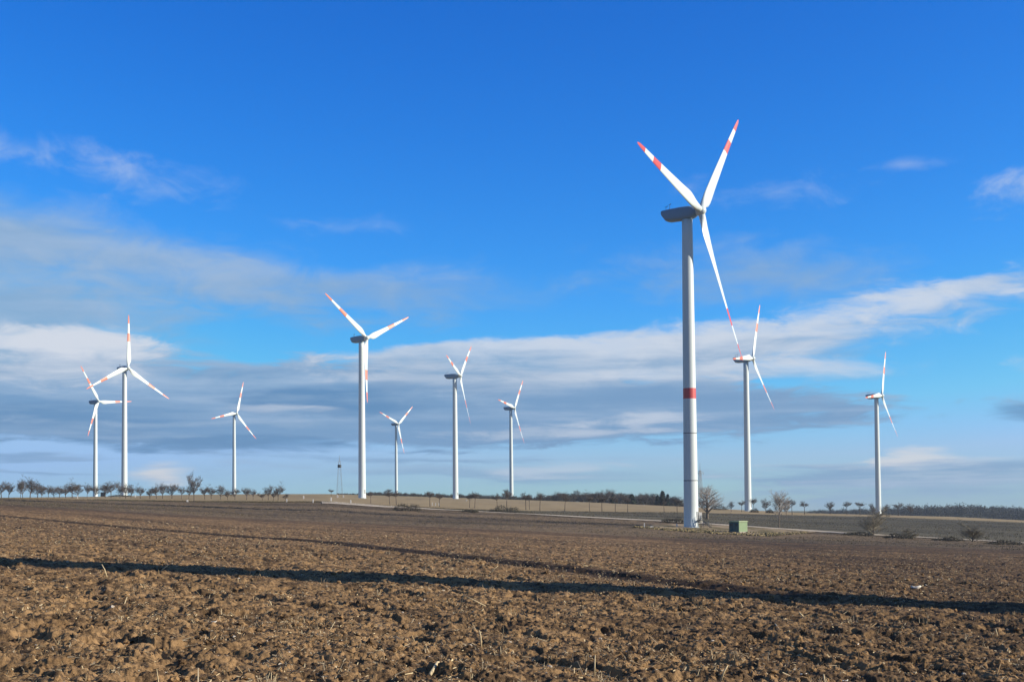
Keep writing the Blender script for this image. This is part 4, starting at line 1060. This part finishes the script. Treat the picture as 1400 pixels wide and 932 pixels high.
for (cx, cy, rx, rt, rb, sl, amp, soft, op, lit, br_, sh_) in BANKS:
    n = t.node('ShaderNodeGroup'); n.node_tree = CG
    for nm, v in (('X', WX), ('Y', WY), ('N1', N1), ('N2', N2), ('N3', N3), ('cx', cx), ('cy', cy), ('rx', rx), ('rt', rt), ('rb', rb), ('slope', sl), ('amp', amp), ('soft', soft), ('op', op), ('lit', lit)):
        t.put(n.inputs[nm], v)
    n.inputs['Bright'].default_value = (*br_, 1); n.inputs['Shade'].default_value = (*sh_, 1)
    if prevC is None: n.inputs['Below'].default_value = (*br_, 1); n.inputs['BelowA'].default_value = 0
    else: t.l.new(prevC, n.inputs['Below']); t.l.new(prevA, n.inputs['BelowA'])
    prevC, prevA = n.outputs['Color'], n.outputs['A']
SKY_STR = .078
NB = t.noise(tc.outputs['Generated'], 3.2, 7, .6, .3); NC = t.noise(tc.outputs['Generated'], 6.0, 6, .6, .2)
fdot = t.math('ADD', t.math('MULTIPLY', Y_, math.cos(RAD(12))), t.math('MULTIPLY', Z_, math.sin(RAD(12))))
cov = t.math('MULTIPLY', t.ramp(NB, .38, .54), t.ramp(fdot, .86, .74))  # added unseen clouds outside the view, to mute the blue sky fill
over_a = t.math('MULTIPLY', cov, .9)
k_ = t.math('SUBTRACT', 1.0, over_a); na_ = t.math('ADD', over_a, t.math('MULTIPLY', prevA, k_))
prevC = t.mix(t.math('DIVIDE', over_a, t.math('MAXIMUM', na_, 1e-4)), prevC, t.mix(NC, (.045, .11, .19), (.12, .18, .25))); prevA = na_
sp_ = t.node('ShaderNodeSeparateColor'); t.l.new(sky.outputs[0], sp_.inputs[0])
cb = t.node('ShaderNodeCombineColor')                             # the phone's vivid rendering of the blue
for k_, (g_, m_) in enumerate(((2.5, 2.3), (1.45, 1.67), (1.0, 1.94))):
    t.l.new(t.math('MULTIPLY', t.math('MINIMUM', t.math('MULTIPLY', t.math('POWER', t.math('MULTIPLY', sp_.outputs[k_], .1), g_), m_), (.34, .58, .93)[k_]), 10.0), cb.inputs[k_])
bg = t.node('ShaderNodeBackground'); t.l.new(cb.outputs[0], bg.inputs[0]); bg.inputs[1].default_value = SKY_STR
bc = t.node('ShaderNodeBackground'); t.l.new(prevC, bc.inputs[0]); bc.inputs[1].default_value = .78
mx = t.node('ShaderNodeMixShader'); t.l.new(t.math('MULTIPLY', prevA, t.ramp(Z_, -.02, .0)), mx.inputs[0]); t.l.new(bg.outputs[0], mx.inputs[1]); t.l.new(bc.outputs[0], mx.inputs[2])
t.l.new(mx.outputs[0], out.inputs['Surface'])

# ------------------------------------------------------------------ sun, camera, output
sl = bpy.data.lights.new('sun', 'SUN'); sl.energy = 5.0; sl.angle = RAD(.5); sl.color = (1, .89, .72)
so = bpy.data.objects.new('sun', sl); COL.objects.link(so)
sdv = Vector((math.sin(SUN_AZ)*math.cos(SUN_EL), math.cos(SUN_AZ)*math.cos(SUN_EL), math.sin(SUN_EL)))
so.rotation_euler = sdv.to_track_quat('Z', 'Y').to_euler(); so.location = (60, -20, 60)
cd = bpy.data.cameras.new('camera'); cd.sensor_width = 36; cd.sensor_fit = 'HORIZONTAL'; cd.lens = 36*FPX/1400
cd.shift_y = (CY-466)/1400; cd.clip_start = .1; cd.clip_end = 12000
co = bpy.data.objects.new('camera', cd); COL.objects.link(co)
M = Matrix((Vector(RT), Vector(UP), -Vector(FW))).transposed().to_4x4(); co.matrix_world = M
sc.camera = co
sc.view_settings.view_transform = 'Standard'; sc.view_settings.look = 'None'; sc.view_settings.exposure = .36; sc.view_settings.gamma = 1
sc.view_settings.use_curve_mapping = False
sc.render.engine = 'CYCLES'
cy_ = sc.cycles
cy_.use_denoising = True; cy_.denoiser = 'OPENIMAGEDENOISE'; cy_.denoising_input_passes = 'RGB_ALBEDO_NORMAL'; cy_.denoising_prefilter = 'ACCURATE'; cy_.max_bounces = 5; cy_.diffuse_bounces = 3; cy_.volume_bounces = 0; cy_.transparent_max_bounces = 4
cy_.use_adaptive_sampling = True; cy_.adaptive_threshold = .006
